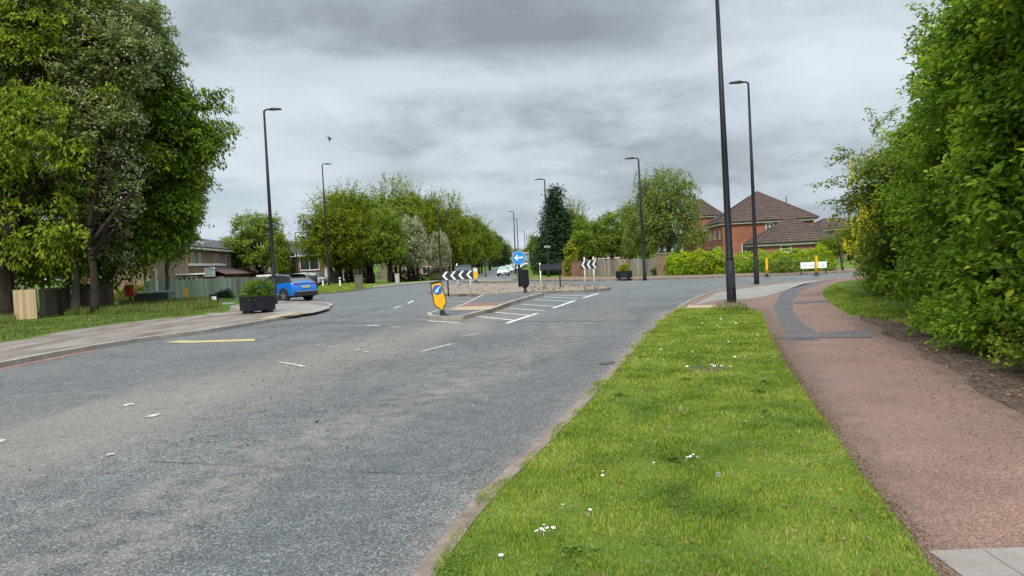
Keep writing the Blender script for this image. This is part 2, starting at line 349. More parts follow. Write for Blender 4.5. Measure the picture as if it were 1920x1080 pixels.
# ------------------------------------------------------------------ ground
def sheet(name, pts, z, mat, zb=None, kind='structure', label=None):
    """flat polygon (concave allowed) with optional skirt down to zb"""
    V = [Vector((p[0], p[1], 0)) for p in pts]; tris = tessellate_polygon([V]); n = len(V)
    area = sum(V[i].x*V[(i+1) % n].y-V[(i+1) % n].x*V[i].y for i in range(n))
    mb = MB(); vv = [(p.x, p.y, z) for p in V]; ff = []
    for a, b, c in tris:
        cr = (V[b]-V[a]).cross(V[c]-V[a]).z; ff.append((a, b, c) if cr > 0 else (a, c, b))
    if zb is not None:
        vv += [(p.x, p.y, zb) for p in V]
        for i in range(n):
            j = (i+1) % n; ff.append((i, n+i, n+j, j) if area > 0 else (i, j, n+j, n+i))
    mb.add(vv, ff); o = mb.build(name, mat); tag(o, kind=kind); return o
def smooth_line(pts, step=.5):
    """Catmull-Rom resample"""
    pts = [Vector((p[0], p[1], 0)) for p in pts]; out = []
    for i in range(len(pts)-1):
        p0 = pts[max(i-1, 0)]; p1 = pts[i]; p2 = pts[i+1]; p3 = pts[min(i+2, len(pts)-1)]
        k = max(1, int((p2-p1).length/step)); k = min(k, 40)
        for j in range(k):
            t = j/k; out.append(.5*((2*p1)+(p2-p0)*t+(2*p0-5*p1+4*p2-p3)*t*t+(3*p1-p0-3*p2+p3)*t**3))
    out.append(pts[-1]); return [(p.x, p.y) for p in out]
def offset(line, d):
    """shift a polyline to its left by d"""
    o = []
    for i, p in enumerate(line):
        a = Vector(line[max(i-1, 0)]); b = Vector(line[min(i+1, len(line)-1)]); t = (b-a).normalized()
        o.append((p[0]-t.y*d, p[1]+t.x*d))
    return o
def strip(name, line, d0, d1, z0, z1, mat, zb=None, kind='structure', jit=0):
    a = offset(line, d0); b = offset(line, d1)
    if jit:
        rr = np.random.RandomState(5); k = np.convolve(rr.randn(len(b)+8), np.ones(3)/3, 'same')[4:-4]
        b = [tuple(Vector(p)+(Vector(p)-Vector(q)).normalized()*float(e)*jit) for p, q, e in zip(b, a, k)]
    n = len(a); v = [(x, y, z0) for x, y in a]+[(x, y, z1) for x, y in b]; f = [(i, i+1, n+i+1, n+i) for i in range(n-1)]
    if zb is not None:
        v += [(x, y, zb) for x, y in a]; f += [(2*n+i, 2*n+i+1, i+1, i) for i in range(n-1)]
        v += [(x, y, zb) for x, y in b]; f += [(n+i, n+i+1, 3*n+i+1, 3*n+i) for i in range(n-1)]
        f += [(0, n, 3*n, 2*n), (n-1, 3*n-1, 4*n-1, 2*n-1)]
    mb = MB(); mb.add(v, f); o = mb.build(name, mat); tag(o, kind=kind); return o

# far ground, with a hole where the junction is
xs = [-900, -400, -200, -120, -80, -40, -20, 0, 20, 60, 120, 200, 400, 900]; ys = [-300, -20, 72]+list(range(80, 300, 10))+[300, 400, 600, 1200]
mb = MB(); vi = {}
for i, x in enumerate(xs):
    for j, y in enumerate(ys): vi[i, j] = len(mb.v); mb.v.append((x, y, gz(y)+.06))
for i in range(len(xs)-1):
    for j in range(len(ys)-1):
        if xs[i] >= -80 and xs[i+1] <= 60 and ys[j] >= -20 and ys[j+1] <= 72: continue
        mb.f.append((vi[i, j], vi[i+1, j], vi[i+1, j+1], vi[i, j+1]))
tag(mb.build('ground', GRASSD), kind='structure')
mb = MB(); mb.add([(-80,-20,0),(60,-20,0),(60,72,0),(-80,72,0)], [(0,1,2,3)]); tag(mb.build('road', ASPH), kind='structure')
def road_x(y): return (float(np.interp(y, [72, 110, 160, 220, 400], [-5.2, -5.8, -5.2, -2.5, 9])), float(np.interp(y, [72, 110, 160, 220, 400], [.3, .6, 2.0, 5.2, 18])))
mb = MB(); yy = [72]+list(range(80, 300, 10))+[300, 400]
for y in yy:
    a, b = road_x(y); mb.v += [(a, y, gz(y)+.09), (b, y, gz(y)+.09)]
for i in range(len(yy)-1): mb.f.append((2*i, 2*i+1, 2*i+3, 2*i+2))
tag(mb.build('exit_road', ASPH), kind='structure')

Z = .1
# --- left bank
kl = [(-13.2,-20), (-11.6,3), (-10.9,10)]+[G(*q) for q in ((0,690),(130,664),(260,642),(380,626),(480,609),(545,597),(590,588),(615,580),(624,575),(612,571.5),(585,569.5),(545,568.5),(510,567),(470,565))]
KL = smooth_line(kl, .6)
leftpoly = offset(KL, .06)+[(-19.5,50),(-20.5,60),(-26,72),(-80,72),(-80,-20)]
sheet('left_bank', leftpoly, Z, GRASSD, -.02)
strip('kerb', KL[:-6], .0, .16, Z+.012, Z+.012, KERB, -.02)
strip('gutter', KL[:len(KL)//2+10], -.32, .0, .004, .004, REDDIRT, jit=.0)
back = [G(*q, Z) for q in ((430,574),(420,586),(300,598),(200,610),(100,625),(0,643))]+[(-16.5,15), (-17.5,0), (-19,-20)]
pav = offset(KL[:-3], .16)+smooth_line(back, .8)
sheet('left_pavement', pav, Z+.004, LEFTP)
nose = [G(*q, Z) for q in ((430,574),(520,569),(585,571),(617,575.5),(612,580),(585,587),(560,590),(470,584),(450,581))]
sheet('nose_paving', smooth_line(nose+[nose[0]], .6), Z+.008, CONC)
sheet('tactile_paving', [G(*q, Z) for q in ((480,600),(556,591.5),(578,586.8),(548,587.2),(505,593))], Z+.012, TACB)
sheet('footpath', [G(*q, Z) for q in ((300,574),(440,567),(440,569.5),(300,578))], Z+.004, CONC)
sheet('paving_patch', [G(*q, Z) for q in ((385,588),(440,585.5),(440,589),(400,592))], Z+.008, SLAB)
# --- far left verge
kf = [(-20,72), (-17.2,62), (-15.2,55.5)]+[G(*q) for q in ((590,553),(640,548.5),(700,541),(760,535),(800,531),(838,527.5))]+[(-5.4,69.5),(-5.2,72)]
KF = smooth_line(kf, .8)
sheet('far_left_verge', offset(KF, .06), Z, GRASS, -.02)
strip('kerb', KF[8:], 0, .16, Z+.01, Z+.01, KERB, -.02)
strip('footway', KF[26:], .16, 1.9, Z+.004, Z+.004, CONC)
# --- far right
kr = [(.3,72), (.2,65), (.6,60.5), (1.9,56.5), (5,51.5), (9,47.3), (13,45), (18,43.6), (30,43.6), (60,48)]
KR = smooth_line(kr, .8)
sheet('far_right_verge', offset(KR, .06)+[(60,72)], Z, GRASS, -.02)
strip('kerb', KR, 0, .15, Z+.01, Z+.01, KERBD, -.02)
strip('footway', KR[14:], .15, 4.2, Z+.004, Z+.004, REDP)
# --- right side: verge, path, hedge bank
kn = [(-6.2,-20), (-2.6,-5), (-1.05,1)]+[G(*q) for q in ((790,1085),(835,1025),(905,940),(985,865),(1070,780),(1150,695),(1215,624),(1262,585),(1292,566))]+[(8.0,29.6),(10.2,32.6),(12.6,34.4),(16.1,36.4),(24,38.6),(60,42)]
KN = smooth_line(kn, .35)
sheet('right_bank', offset(KN, -.05)+[(60,-20)], Z-.04, GRASS, -.02)
ZR = Z-.04
pl = [(2.0,-20), (1.6,-5), (1.85,1)]+[G(*q, ZR) for q in ((1762,1080),(1700,990),(1620,890),(1560,802),(1510,733),(1470,672),(1443,622),(1428,588),(1405,577))]
pl2 = [G(*q, ZR) for q in ((1300,577),(1285,581))]
pr = [(4.2,-20), (4.4,2)]+[G(*q, ZR) for q in ((1990,850),(1880,775),(1790,722),(1720,675),(1650,628),(1600,596),(1560,571),(1541,551),(1552,537),(1575,528))]
edge = [p for p in KN if p[1] > 21.5 and p[0] < 24]
PL = smooth_line(pl, .4); PR = smooth_line(pr, .4)
pathpoly = PL+pl2+[(p[0]+.18, p[1]-.1) for p in edge]+[(24,37)]+[(20,37)]+[(p[0]+(.7 if 3 < p[1] < 15.5 else .25 if p[1] < 17 else 0), p[1]) for p in PR[::-1]]
sheet('path', pathpoly, ZR+.004, REDP)
strip('kerb', edge, 0, -.18, ZR+.012, ZR+.012, KERBD, -.02)
sheet('pale_paving', [G(*q, ZR) for q in ((1300,573),(1345,549),(1405,539.5),(1470,531.5),(1540,525),(1490,540),(1430,557),(1400,561),(1345,563))], ZR+.008, CONC)
sheet('tactile_paving', [G(*q, ZR) for q in ((1291,572.5),(1345,572),(1345,577.5),(1286,578))], ZR+.008, TACB)
patch = [G(*q, ZR) for q in ((1478,641),(1537,638),(1530,623),(1505,606),(1488,585),(1485,570),(1490,556),(1500,547),(1520,538),(1545,530),(1570,524),(1550,525),(1505,533),(1466,547),(1448,577),(1458,595),(1465,612),(1474,628))]
sheet('patch_repair', patch, ZR+.008, PATCH)
sheet('trench_repair', [G(*q, ZR) for q in ((1450,634),(1478,637),(1535,634),(1636,634),(1632,622),(1535,623.5),(1536,632),(1475,632.5),(1455,631))], ZR+.012, PATCH)
sheet('trench_repair', [G(*q, ZR) for q in ((1488,566),(1560,563),(1558,566),(1488,570))], ZR+.012, PATCH)
soil = [p for p in PR if 4 < p[1] < 17]
rr = np.random.RandomState(2)
soilp = [(p[0]+.12+.10*math.sin(p[1]*2.3)+rr.rand()*.14, p[1]) for p in soil]
sheet('soil', [(4.6,0)]+soilp+[(8.9,16.6),(9.5,12),(9.5,0)], ZR+.008, SOIL)
# flagstones in the near right corner
fa = Vector(G(1748, 1036, ZR)); fb = Vector(G(1920, 1030, ZR)); fu = (fb-fa).normalized(); fv = Vector((fu.y, -fu.x)); fq = Vector(G(1845, 1036, ZR)); fo = (fq-fa).dot(fu)
fM = Matrix.Translation((fa.x, fa.y, 0)) @ Matrix.Rotation(math.atan2(fu.y, fu.x), 4, 'Z')
for i in range(4):
    for j in range(3):
        x0 = fo-.6+i*.605; x0c = max(x0, -.02)
        tag(MB().box(x0c, x0+.6, -.6-j*.605, -j*.605, ZR-.02, ZR+.014, fM).build('flagstone', SLAB, bevel=.004), kind='structure')
# gutter dirt along the near verge
NV = [p for p in KN if p[1] < 23]
strip('kerb', NV, .015, -.11, ZR+.004, ZR+.008, DIRT, -.02)
for k, (t0, t1) in enumerate(((905,940), (790,1075))):
    pass
# --- central island and splitter island
isl = [G(*q) for q in ((806,550),(830,555),(903,556),(960,553),(1020,551),(1080,549),(1125,546.5),(1144,543.5),(1138,541),(1090,538.5),(1040,536.5),(990,535.5),(940,535),(880,535.5),(835,538),(812,543),(806,550))]
IS = smooth_line(isl, .5)
sheet('central_island', offset(IS, .05), .12, ISLE, -.02)
strip('kerb', IS, .0, .14, .13, .13, KERBD, -.02)
spl = [G(*q) for q in ((801,595),(806,600),(840,602),(868,600),(900,592),(928,584),(952,575),(985,564),(1020,554))]
spb = [G(*q) for q in ((905,557),(885,568),(855,582),(825,588),(801,595))]
SP = smooth_line(spl, .35)+smooth_line(spb, .4)
sheet('splitter_island', offset(SP, .05)[:-1], .125, ISLD, -.02)
strip('kerb', SP, .0, .14, .14, .14, KERB, -.02)
sheet('tactile_paving', [G(*q, .125) for q in ((862,575),(943,572.5),(958,567),(878,568))], .129, TACR)
sheet('tactile_paving', [G(*q, .125) for q in ((838,582),(918,581),(941,573),(861,575.5))], .133, TACB)
strip('gutter', SP[2:22], 0, -.3, .004, .004, DIRT, jit=.1)
# far kerbed splitter behind the roundabout
FS = [G(*q) for q in ((862,529),(885,530),(930,530),(965,528.5),(955,527),(900,526.5),(862,529))]
FS = [(x, y) for x, y in FS]
sheet('far_island', smooth_line(FS, .6), .12, KERBD, -.02)

# --- painted markings
def mark(pts, mat=None, z=.008):
    return sheet('road_marking', [G(*q) for q in pts], z, mat or WPAINT)
def bar(a, b, wd, mat=None):
    A = Vector(G(*a)); B = Vector(G(*b)); t = (B-A).normalized(); n = Vector((-t.y, t.x))*wd/2
    return sheet('road_marking', [tuple(A-n), tuple(B-n), tuple(B+n), tuple(A+n)], .008, mat or WPAINT)
for a, b in (((896,594),(966,601)), ((929,586),(997,592)), ((955,578.5),(1022,583)), ((978,571),(1048,575)), ((1001,562),(1070,565.5)), ((1020,557),(1084,560)), ((1032,553),(1102,555))): bar(a, b, .10)
for a, b in (((950,606.5),(1007,588)), ((1037,578),(1078,564)), ((1093,559),(1122,550.5))): bar(a, b, .14)
for a, b in (((803,602),(860,605.5)), ((835,566),(882,565)), ((822,557),(880,557.5)), ((820,551),(870,552)), ((687,610.5),(712,611)), ((735,613.5),(750,613)), ((765,569),(775,564)), ((738,578),(752,574.5)), ((780,530),(880,530.5)), ((1120,526),(1190,528))): bar(a, b, .11)
for a, b in (((523,679),(574,688)), ((592,647),(604,645.5)), ((616,651),(632,650)), ((664,655.5),(678,656.5)), ((680,659.5),(694,660)), ((790,659.5),(848,645)), ((868,631),(898,626)), ((803,621),(815,620)), ((200,854),(216,852))): bar(a, b, .1, WPAINTW)
for c in ((243,759), (288,780), (0,828)):
    g0 = Vector(G(*c)); rr = np.random.RandomState(c[0]+1)
    sheet('road_marking', [(g0.x+.085*math.cos(t)*(.5+.7*rr.rand()), g0.y+.13*math.sin(t)*(.5+.7*rr.rand())) for t in np.linspace(0, 5.7, 11)], .008, WPAINTW)
mark([(305,642.5),(340,638.5),(362,639.5),(478,636),(478,639.5),(362,643),(340,643)], YPAINT)
bar((600,605.5), (700,607), .05, PATCH)
# exit road lines
def wbar(x0, y0, x1, y1, wd):
    A = Vector((x0, y0)); B = Vector((x1, y1)); t = (B-A).normalized(); n = Vector((-t.y, t.x))*wd/2
    zf = lambda y: (gz(y)+.1 if y > 72 else .008)
    mb = MB().add([(A.x-n.x,A.y-n.y,zf(A.y)), (B.x-n.x,B.y-n.y,zf(B.y)), (B.x+n.x,B.y+n.y,zf(B.y)), (A.x+n.x,A.y+n.y,zf(A.y))], [(0,1,2,3)]); tag(mb.build('road_marking', WPAINT), kind='structure')
wbar(-3.6, 73, -4.6, 84, .22); wbar(-4.6, 84, -3.2, 99, .22); wbar(-3.2, 74, -1.0, 74.2, .3); wbar(-4.4, 85, -.2, 88, .25)
for k in range(6): wbar(-2.2+k*.25, 110+k*12, -2.1+k*.25, 114+k*12, .15)
# seams in the near carriageway and gully cover
sheet('drain_cover', [G(*q) for q in ((1122,681),(1148,677),(1160,681),(1132,685))], .010, plain('iron_cover', (.06,.055,.05), .7))
sheet('drain_cover', [G(*q, ZR) for q in ((1285,692),(1310,688),(1355,689),(1362,694),(1330,699),(1292,699))], ZR+.012, SOIL)
def seam(name, pts, wd=.03):
    L_ = smooth_line([G(*q) for q in pts], .25); strip(name, L_, -wd/2, wd/2, .006, .006, SEAM, jit=.01)
SEAM = plain('road_seam', (.06,.062,.062), .8)
seam('road_seam', ((280,866),(420,872),(560,882),(700,886),(830,888),(900,889)), .010)
#seam('road_seam', ((420,790),(520,765),(620,725),(740,690),(900,655),(1010,618)), .02)
seam('road_seam', ((480,640),(560,617),(640,595),(720,577)), .03)
seam('road_seam', ((470,617),(640,607),(800,603),(1000,603),(1200,602)), .05)

# ------------------------------------------------------------------ foliage kit
def unit(a): return a/np.maximum(np.linalg.norm(a, axis=-1, keepdims=True), 1e-6)
def leaf_arrays(C, A, Nn, L, W, six=False):
    A = unit(A); Sd = unit(np.cross(A, Nn)); Nn = np.cross(Sd, A); n = len(C); L = L[:, None]; W = W[:, None]
    if six:
        pts = [C, C+A*L*.3+Sd*W*.46+Nn*W*.14, C+A*L*.68+Sd*W*.40+Nn*W*.12, C+A*L-Nn*L*.10, C+A*L*.68-Sd*W*.40+Nn*W*.12, C+A*L*.3-Sd*W*.46+Nn*W*.14]
        V = np.stack(pts, 1).reshape(-1, 3); b = np.arange(n)[:, None]*6
        return V, np.concatenate([b+np.array([0,1,2,3]), b+np.array([0,3,4,5])], 1).reshape(-1, 4)
    pts = [C, C+A*L*.48+Sd*W*.5+Nn*W*.15, C+A*L-Nn*L*.08, C+A*L*.48-Sd*W*.5+Nn*W*.15]
    V = np.stack(pts, 1).reshape(-1, 3); b = np.arange(n)[:, None]*4
    return V, np.concatenate([b+np.array([0,1,2]), b+np.array([0,2,3])], 1).reshape(-1, 3)
def shell_pts(lumps, n, rs, inner=.72, sq=1.0):
    """points and outward directions spread through a union of ellipsoids"""
    lum = np.array([[*c, *(r if isinstance(r, (tuple, list)) else (r, r, r*.9))] for c, r in lumps], float)
    ar = (lum[:, 3]*lum[:, 4]*lum[:, 5])**(2/3); pr_ = ar/ar.sum(); idx = rs.choice(len(lum), n*2, p=pr_)
    d = unit(rs.randn(n*2, 3)); r = inner+(1.04-inner)*rs.rand(n*2)**.7
    ph = idx*1.7; lump = 1+.16*np.sin(3.1*d[:, 0]+ph)*np.cos(2.7*d[:, 1]-ph)+.10*np.sin(6.3*d[:, 2]+5*d[:, 0]+ph)
    p = lum[idx, :3]+d*lum[idx, 3:]*(r*lump)[:, None]
    keep = np.ones(n*2, bool)                       # drop points buried deep in another lump
    for k in range(len(lum)):
        q = np.linalg.norm((p-lum[k, :3])/lum[k, 3:], axis=1); keep &= ~((q < .55) & (idx != k))
    i = np.where(keep)[0][:n]; return p[i], unit(d[i]/lum[idx[i], 3:]), idx[i]
def foliage(lumps, ns, m, ll, rs, length=.8, droop=.25, up=.15, hang=.3, aspect=.5, six=False, inner=.72, extra=None, spread=.35, zmin=None, ymin=None, clump=0, csize=.30, cflat=.55, fill=.18):
    """sprays of leaves; returns leaf arrays and the spray lines"""
    if clump:          # boughs: leaf clumps of their own, with gaps between them
        cp, cd, ci = shell_pts([(c_, tuple(x*.87 for x in (q if isinstance(q, (tuple, list)) else (q, q, q*.9)))) for c_, q in lumps], clump, rs, .62); R = []
        for k in range(len(cp)):
            q = lumps[ci[k]][1]; q = q if isinstance(q, (tuple, list)) else (q, q, q*.9); e = csize*(.6+.8*rs.rand())*(q[0]+q[1])/2
            R.append(((cp[k][0], cp[k][1], cp[k][2]), (e*1.15, e*1.15, e*cflat*1.15)))
        n1 = int(ns*(1-fill)); p, d, ii = shell_pts(R, n1, rs, .35); out = cd[ii[:len(p)]] if len(cd) else d; d = unit(d+out*.9)
        p2, d2, _ = shell_pts(lumps, int(ns*fill), rs, .45); p = np.concatenate([p, p2]); d = np.concatenate([d, d2])
    else: p, d, _ = shell_pts(lumps, ns, rs, inner)
    D = unit(d*.8+rs.randn(*d.shape)*.45+np.array([0, 0, up])); Ls = length*(.6+.8*rs.rand(len(p)))
    p = p-D*(Ls*.6)[:, None]
    if extra is not None:
        ep, ed, el = extra; p = np.concatenate([p, ep]); D = np.concatenate([D, unit(ed)]); Ls = np.concatenate([Ls, el])
    n = len(p); t = (np.arange(m)+.6)/m; t = t[None, :]+rs.randn(n, m)*.02
    C = p[:, None]+D[:, None]*(Ls[:, None]*t)[..., None]; C[..., 2] -= droop*Ls[:, None]*t**2
    if extra is None or True: C += rs.randn(n, m, 3)*(spread*length*.25)
    Sd = unit(np.cross(D, np.array([0, 0, 1.])+rs.randn(n, 3)*.25)); sg = np.where(np.arange(m) % 2, 1., -1.)
    A = Sd[:, None]*(sg*.9)[None, :, None]+D[:, None]*.55+rs.randn(n, m, 3)*.35; A[..., 2] -= hang
    Nn = np.array([0, 0, 1.])+rs.randn(n, m, 3)*.45+D[:, None]*.3
    L = ll*(.5+.8*rs.rand(n, m)**.8)*(.8+.4*rs.rand(n, 1)); C, A, Nn, L = C.reshape(-1, 3), A.reshape(-1, 3), Nn.reshape(-1, 3), L.ravel()
    if zmin is not None:
        k = C[:, 2] > zmin; C, A, Nn, L = C[k], A[k], Nn[k], L[k]
    if ymin is not None:
        k = C[:, 1] > ymin; C, A, Nn, L = C[k], A[k], Nn[k], L[k]
    V, Fi = leaf_arrays(C, A, Nn, L, L*aspect, six)
    tip = p+D*Ls[:, None]; tip[:, 2] -= droop*Ls
    return V, Fi, (p, p+D*(Ls*.5)[:, None]-np.array([0, 0, 1.])*(droop*.25*Ls)[:, None], tip)
def twigs(lines, r0, frac=1.0):
    a, b, c = lines; k = int(len(a)*frac); a, b, c = a[:k], b[:k], c[:k]; n = len(a); V = []
    for q, r in ((a, r0), (b, r0*.7), (c, r0*.25)):
        for th in (0, 2.1, 4.2): V.append(q+np.array([math.cos(th)*r, math.sin(th)*r*.7, math.sin(th)*r*.7]))
    V = np.stack(V, 1).reshape(-1, 3); base = np.arange(n)[:, None]*9; f = []
    for s in (0, 3):
        for j in range(3): f.append([s+j, s+(j+1) % 3, s+3+(j+1) % 3, s+3+j])
    return V, (base[:, :, None]+np.array(f)[None]).reshape(-1, 4)
def limbs(mb, base, lumps, r, rs, h0, fork=.55, n=7, sub=3):
    base = Vector(base)
    for c, rad in lumps:
        c = Vector(c); rr_ = rad[0] if isinstance(rad, (tuple, list)) else rad
        s = base+Vector((0, 0, h0*(.75+.5*rs.rand()))); mid = s.lerp(c, .5)+Vector((rs.randn()*.25, rs.randn()*.25, abs(rs.randn())*.4))
        mb.path([s, s.lerp(mid, .5)+Vector((0, 0, .15)), mid, mid.lerp(c, .6), c], [r*.55, r*.45, r*.34, r*.22, r*.1], n)
        for k in range(sub):
            d = Vector(rs.randn(3)).normalized(); e = c+Vector((d.x, d.y, abs(d.z)*.7))*rr_*.8; q = mid.lerp(c, .3+.5*rs.rand())
            mb.path([q, q.lerp(e, .5)+Vector((0, 0, .12)), e], [r*.2, r*.12, r*.04], 5)
def trunk_path(mb, base, h, r, rs, lean=(0, 0), n=10):
    b = Vector(base); pts = []; rad = []
    for i in range(7):
        t = i/6; pts.append(b+Vector((lean[0]*t+rs.randn()*.03*(i > 0), lean[1]*t+rs.randn()*.03*(i > 0), h*t-.05))); rad.append(r*(1.35 if i == 0 else 1.08 if i == 1 else 1-.35*t))
    mb.path(pts, rad, n)
    return pts[-1]
def tree(name, base, label, cat, lumps, leaf, ns, m, ll, seed, trunk_r=.2, h0=2.2, bark=None, group=None, length=.8, stems=1, blossom=None, stemsub=3, twr=.008, twf=1.0, trunklabel=None, **kw):
    """lumps in world coordinates; everything is stored relative to the base"""
    rs = np.random.RandomState(seed); b = Vector(base)
    root = thing(name, b, label, cat, group=group)
    lum = [(tuple(Vector(c)-b), r) for c, r in lumps]
    if kw.get('extra') is not None:
        ep, ed, el = kw['extra']; kw['extra'] = (ep-np.array(b), ed, el)
    V, Fi, lines = foliage(lum, ns, m, ll, rs, length=length, **kw)
    cr = npmesh('crown', V, Fi, LF[leaf], root)
    mb = MB()
    for s in range(stems):
        off = (0, 0, 0) if stems == 1 else (rs.randn()*.35, rs.randn()*.35, 0)
        top = trunk_path(mb, off, h0*1.1, trunk_r*(1 if stems == 1 else .6+.4*rs.rand()), rs, lean=(rs.randn()*.15, rs.randn()*.15))
    limbs(mb, (0, 0, 0), lum, trunk_r, rs, h0, sub=stemsub)
    tv, tf = twigs(lines, twr, twf); o = len(mb.v)
    mb.v += [tuple(x) for x in tv]; mb.f += [tuple(int(i)+o for i in x) for x in tf]
    mb.build('trunk', bark or BARK, root, smooth=True)
    if blossom:
        bl, bn, bs = blossom; p, d, _ = shell_pts([(c, (r if not isinstance(r, tuple) else r)) for c, r in bl] if bl else lum, bn, rs, .93)
        if bl: p = p-np.array(b)
        k = 6; C = (p[:, None]+rs.randn(len(p), k, 3)*bs*1.3).reshape(-1, 3); A = unit(rs.randn(len(C), 3)); Nn = unit(np.repeat(d, k, 0)+rs.randn(len(C), 3)*.5+np.array([0, 0, .6]))
        L = np.full(len(C), bs)*(.6+.8*rs.rand(len(C))); V, Fi = leaf_arrays(C, A, Nn, L, L*.9)
        npmesh('blossom', V, Fi, LF['white'], root)
    return root
def sprigs(lst, step=.9, jit=.25):
    """extra leafy shoots along lines given as ((px,py),(px,py),Y)"""
    ps, ds, ls = [], [], []; rs = np.random.RandomState(3)
    for a, b, Y in lst:
        A = P(*a, Y); B = P(*b, Y); L = (B-A).length; n = max(2, int(L/step*3))
        for i in range(n):
            t = i/n; q = A.lerp(B, t); dd = (B-A).normalized(); ps.append(np.array(q)+rs.randn(3)*jit*(1-t)*.6); ds.append(np.array(dd)+rs.randn(3)*.18); ls.append(step*(.9+.4*rs.rand()) if i < n-1 else step*.9)
    return np.array(ps), np.array(ds), np.array(ls)
LP = lambda l: [(tuple(P(px, py, Y)), r) for px, py, Y, r in l]

# ---- big trees on the left bank
gA = G(12, 597, Z); gB = G(143, 588, Z); gC = G(180, 589, Z)
tree('cherry_tree', (*gA, Z), 'large yellow-green drooping cherry tree at the left edge, beside the pale timber fence', 'tree',
     LP([(-20,90,38,4.6),(50,260,36.5,3.3),(100,330,36,2.0),(70,410,36,2.6),(-60,330,38,4),(30,30,38.5,3.8),(0,445,36.5,2.5),(-60,470,37,2.6),(30,420,39,3.2),(60,455,39,2.2),(-120,150,40,5),(110,455,36.5,1.5),(160,180,37,1.6)]),
     'cherryy', 4600, 26, .27, 1, clump=150, csize=.36, fill=.35, trunk_r=.42, h0=3.2, length=1.3, droop=.45, hang=1.0, aspect=.36)
tree('hawthorn_tree', (*gB, Z), 'greyish hawthorn flecked with faded blossom between the two big cherry trees', 'tree',
     LP([(150,60,40,4.0),(205,110,38.5,2.4),(180,230,37.5,2.2),(155,330,37.5,1.9),(190,400,37.5,1.6),(220,310,37.5,1.2),(130,470,40,2.0),(100,150,39,3.2),(215,470,38.5,1.1),(228,370,37.5,1.0)]),
     'thorn', 4200, 24, .19, 2, clump=140, csize=.33, fill=.35, trunk_r=.2, h0=2.6, bark=BARKB, length=.8, droop=.2, hang=.3, aspect=.6, blossom=(None, 1900, .085))
tree('cherry_tree', (*gC, Z), 'dark green cherry tree with long shoots reaching right over the red post box', 'tree',
     LP([(235,50,43,2.0),(262,165,42.5,2.4),(325,225,42,2.3),(360,262,41.5,1.3),(280,290,42,2.9),(292,395,41.5,2.2),(250,430,41.5,2.2),(335,365,41.5,.9),(275,452,40.5,1.1),(220,350,43,3.0),(215,450,40.5,2.0),(180,470,41,1.5),(245,470,40.2,1.2),(185,430,40,1.6)]),
     'cherry', 4600, 24, .25, 3, clump=120, csize=.33, fill=.22, trunk_r=.21, h0=3.4, length=1.2, droop=.4, hang=.9, aspect=.42, twf=1,
     extra=sprigs([((240,20),(288,25),42),((250,60),(322,98),42),((240,45),(296,62),42),((270,110),(290,85),42),((260,80),(300,68),42),((330,180),(420,170),41.5),((340,230),(430,237),41.5),((340,200),(412,200),41.5),((320,150),(345,140),41.5),((345,250),(415,262),41.5),((300,150),(330,143),42),((350,215),(400,180),41.5),((280,40),(290,10),42),((370,235),(425,250),41.5),((330,165),(410,168),41.5),((350,190),(425,192),41.5),((350,215),(432,228),41.5),((355,240),(432,245),41.5),((300,120),(335,118),42),((230,15),(300,8),42),((260,95),(328,92),42),((350,290),(400,300),41.5),((345,320),(398,335),41.5)]))
gD = P(315, 560, 50)
tree('hawthorn_tree', (gD.x, 50, Z), 'smaller grey-green hawthorn at the right end of the big tree group', 'tree',
     LP([(345,330,50,1.6),(350,380,50,1.2),(332,415,50,1.5),(305,450,50,1.5),(325,455,50,.9),(300,370,50,2.4),(362,345,50,.8)]),
     'thorn', 2300, 22, .18, 4, clump=70, csize=.36, fill=.35, trunk_r=.16, h0=2.2, bark=BARKB, length=.7, droop=.2, hang=.3, aspect=.6, blossom=(None, 500, .11))

# ---- tall planting beside the path on the right
def R3(x, y, z): return (x, y, z)
RW = 'trees and shrubs walling the path on the right'
tree('hornbeam_tree', (7.6, 7.2, ZR), 'nearest broad-leaved hornbeam on the right, filling the right edge of the picture', 'tree',
     [(R3(7.4,7.0,4.6),(1.7,1.7,1.9)), (R3(7.6,7.3,2.6),(1.75,1.7,1.6)), (R3(7.2,8.6,5.4),(1.5,1.5,1.5)), (R3(7.8,5.9,3.4),(1.6,1.2,2.2)), (R3(7.0,8.6,1.2),(1.25,1.2,.95)), (R3(6.7,7.2,1.3),(1.1,1.2,1.0)), (R3(8.2,6.8,6.4),(1.8,1.8,1.4))],
     'beech', 3200, 24, .112, 21, clump=120, csize=.26, cflat=.6, fill=.2, trunk_r=.12, h0=1.2, length=.62, droop=.15, hang=.35, aspect=.6, six=True, stems=3, stemsub=5, ymin=-2.2)
tree('hornbeam_tree', (8.6, 10.4, ZR), 'hornbeam with branches sweeping to the soil beside the path, second from the right edge', 'tree',
     [(R3(8.3,10.2,4.7),(1.6,1.7,1.8)), (R3(8.3,10.6,2.7),(1.75,1.8,1.6)), (R3(8.4,11.6,5.7),(1.5,1.5,1.5)), (R3(7.6,10.0,1.05),(1.3,1.3,.95)), (R3(7.9,11.6,1.0),(1.3,1.3,.9)), (R3(9.2,10,6.6),(1.6,1.6,1.4))],
     'beech', 3400, 24, .112, 22, clump=120, csize=.26, cflat=.6, fill=.2, trunk_r=.12, h0=1.2, length=.62, droop=.15, hang=.35, aspect=.6, six=True, stems=3, stemsub=5)
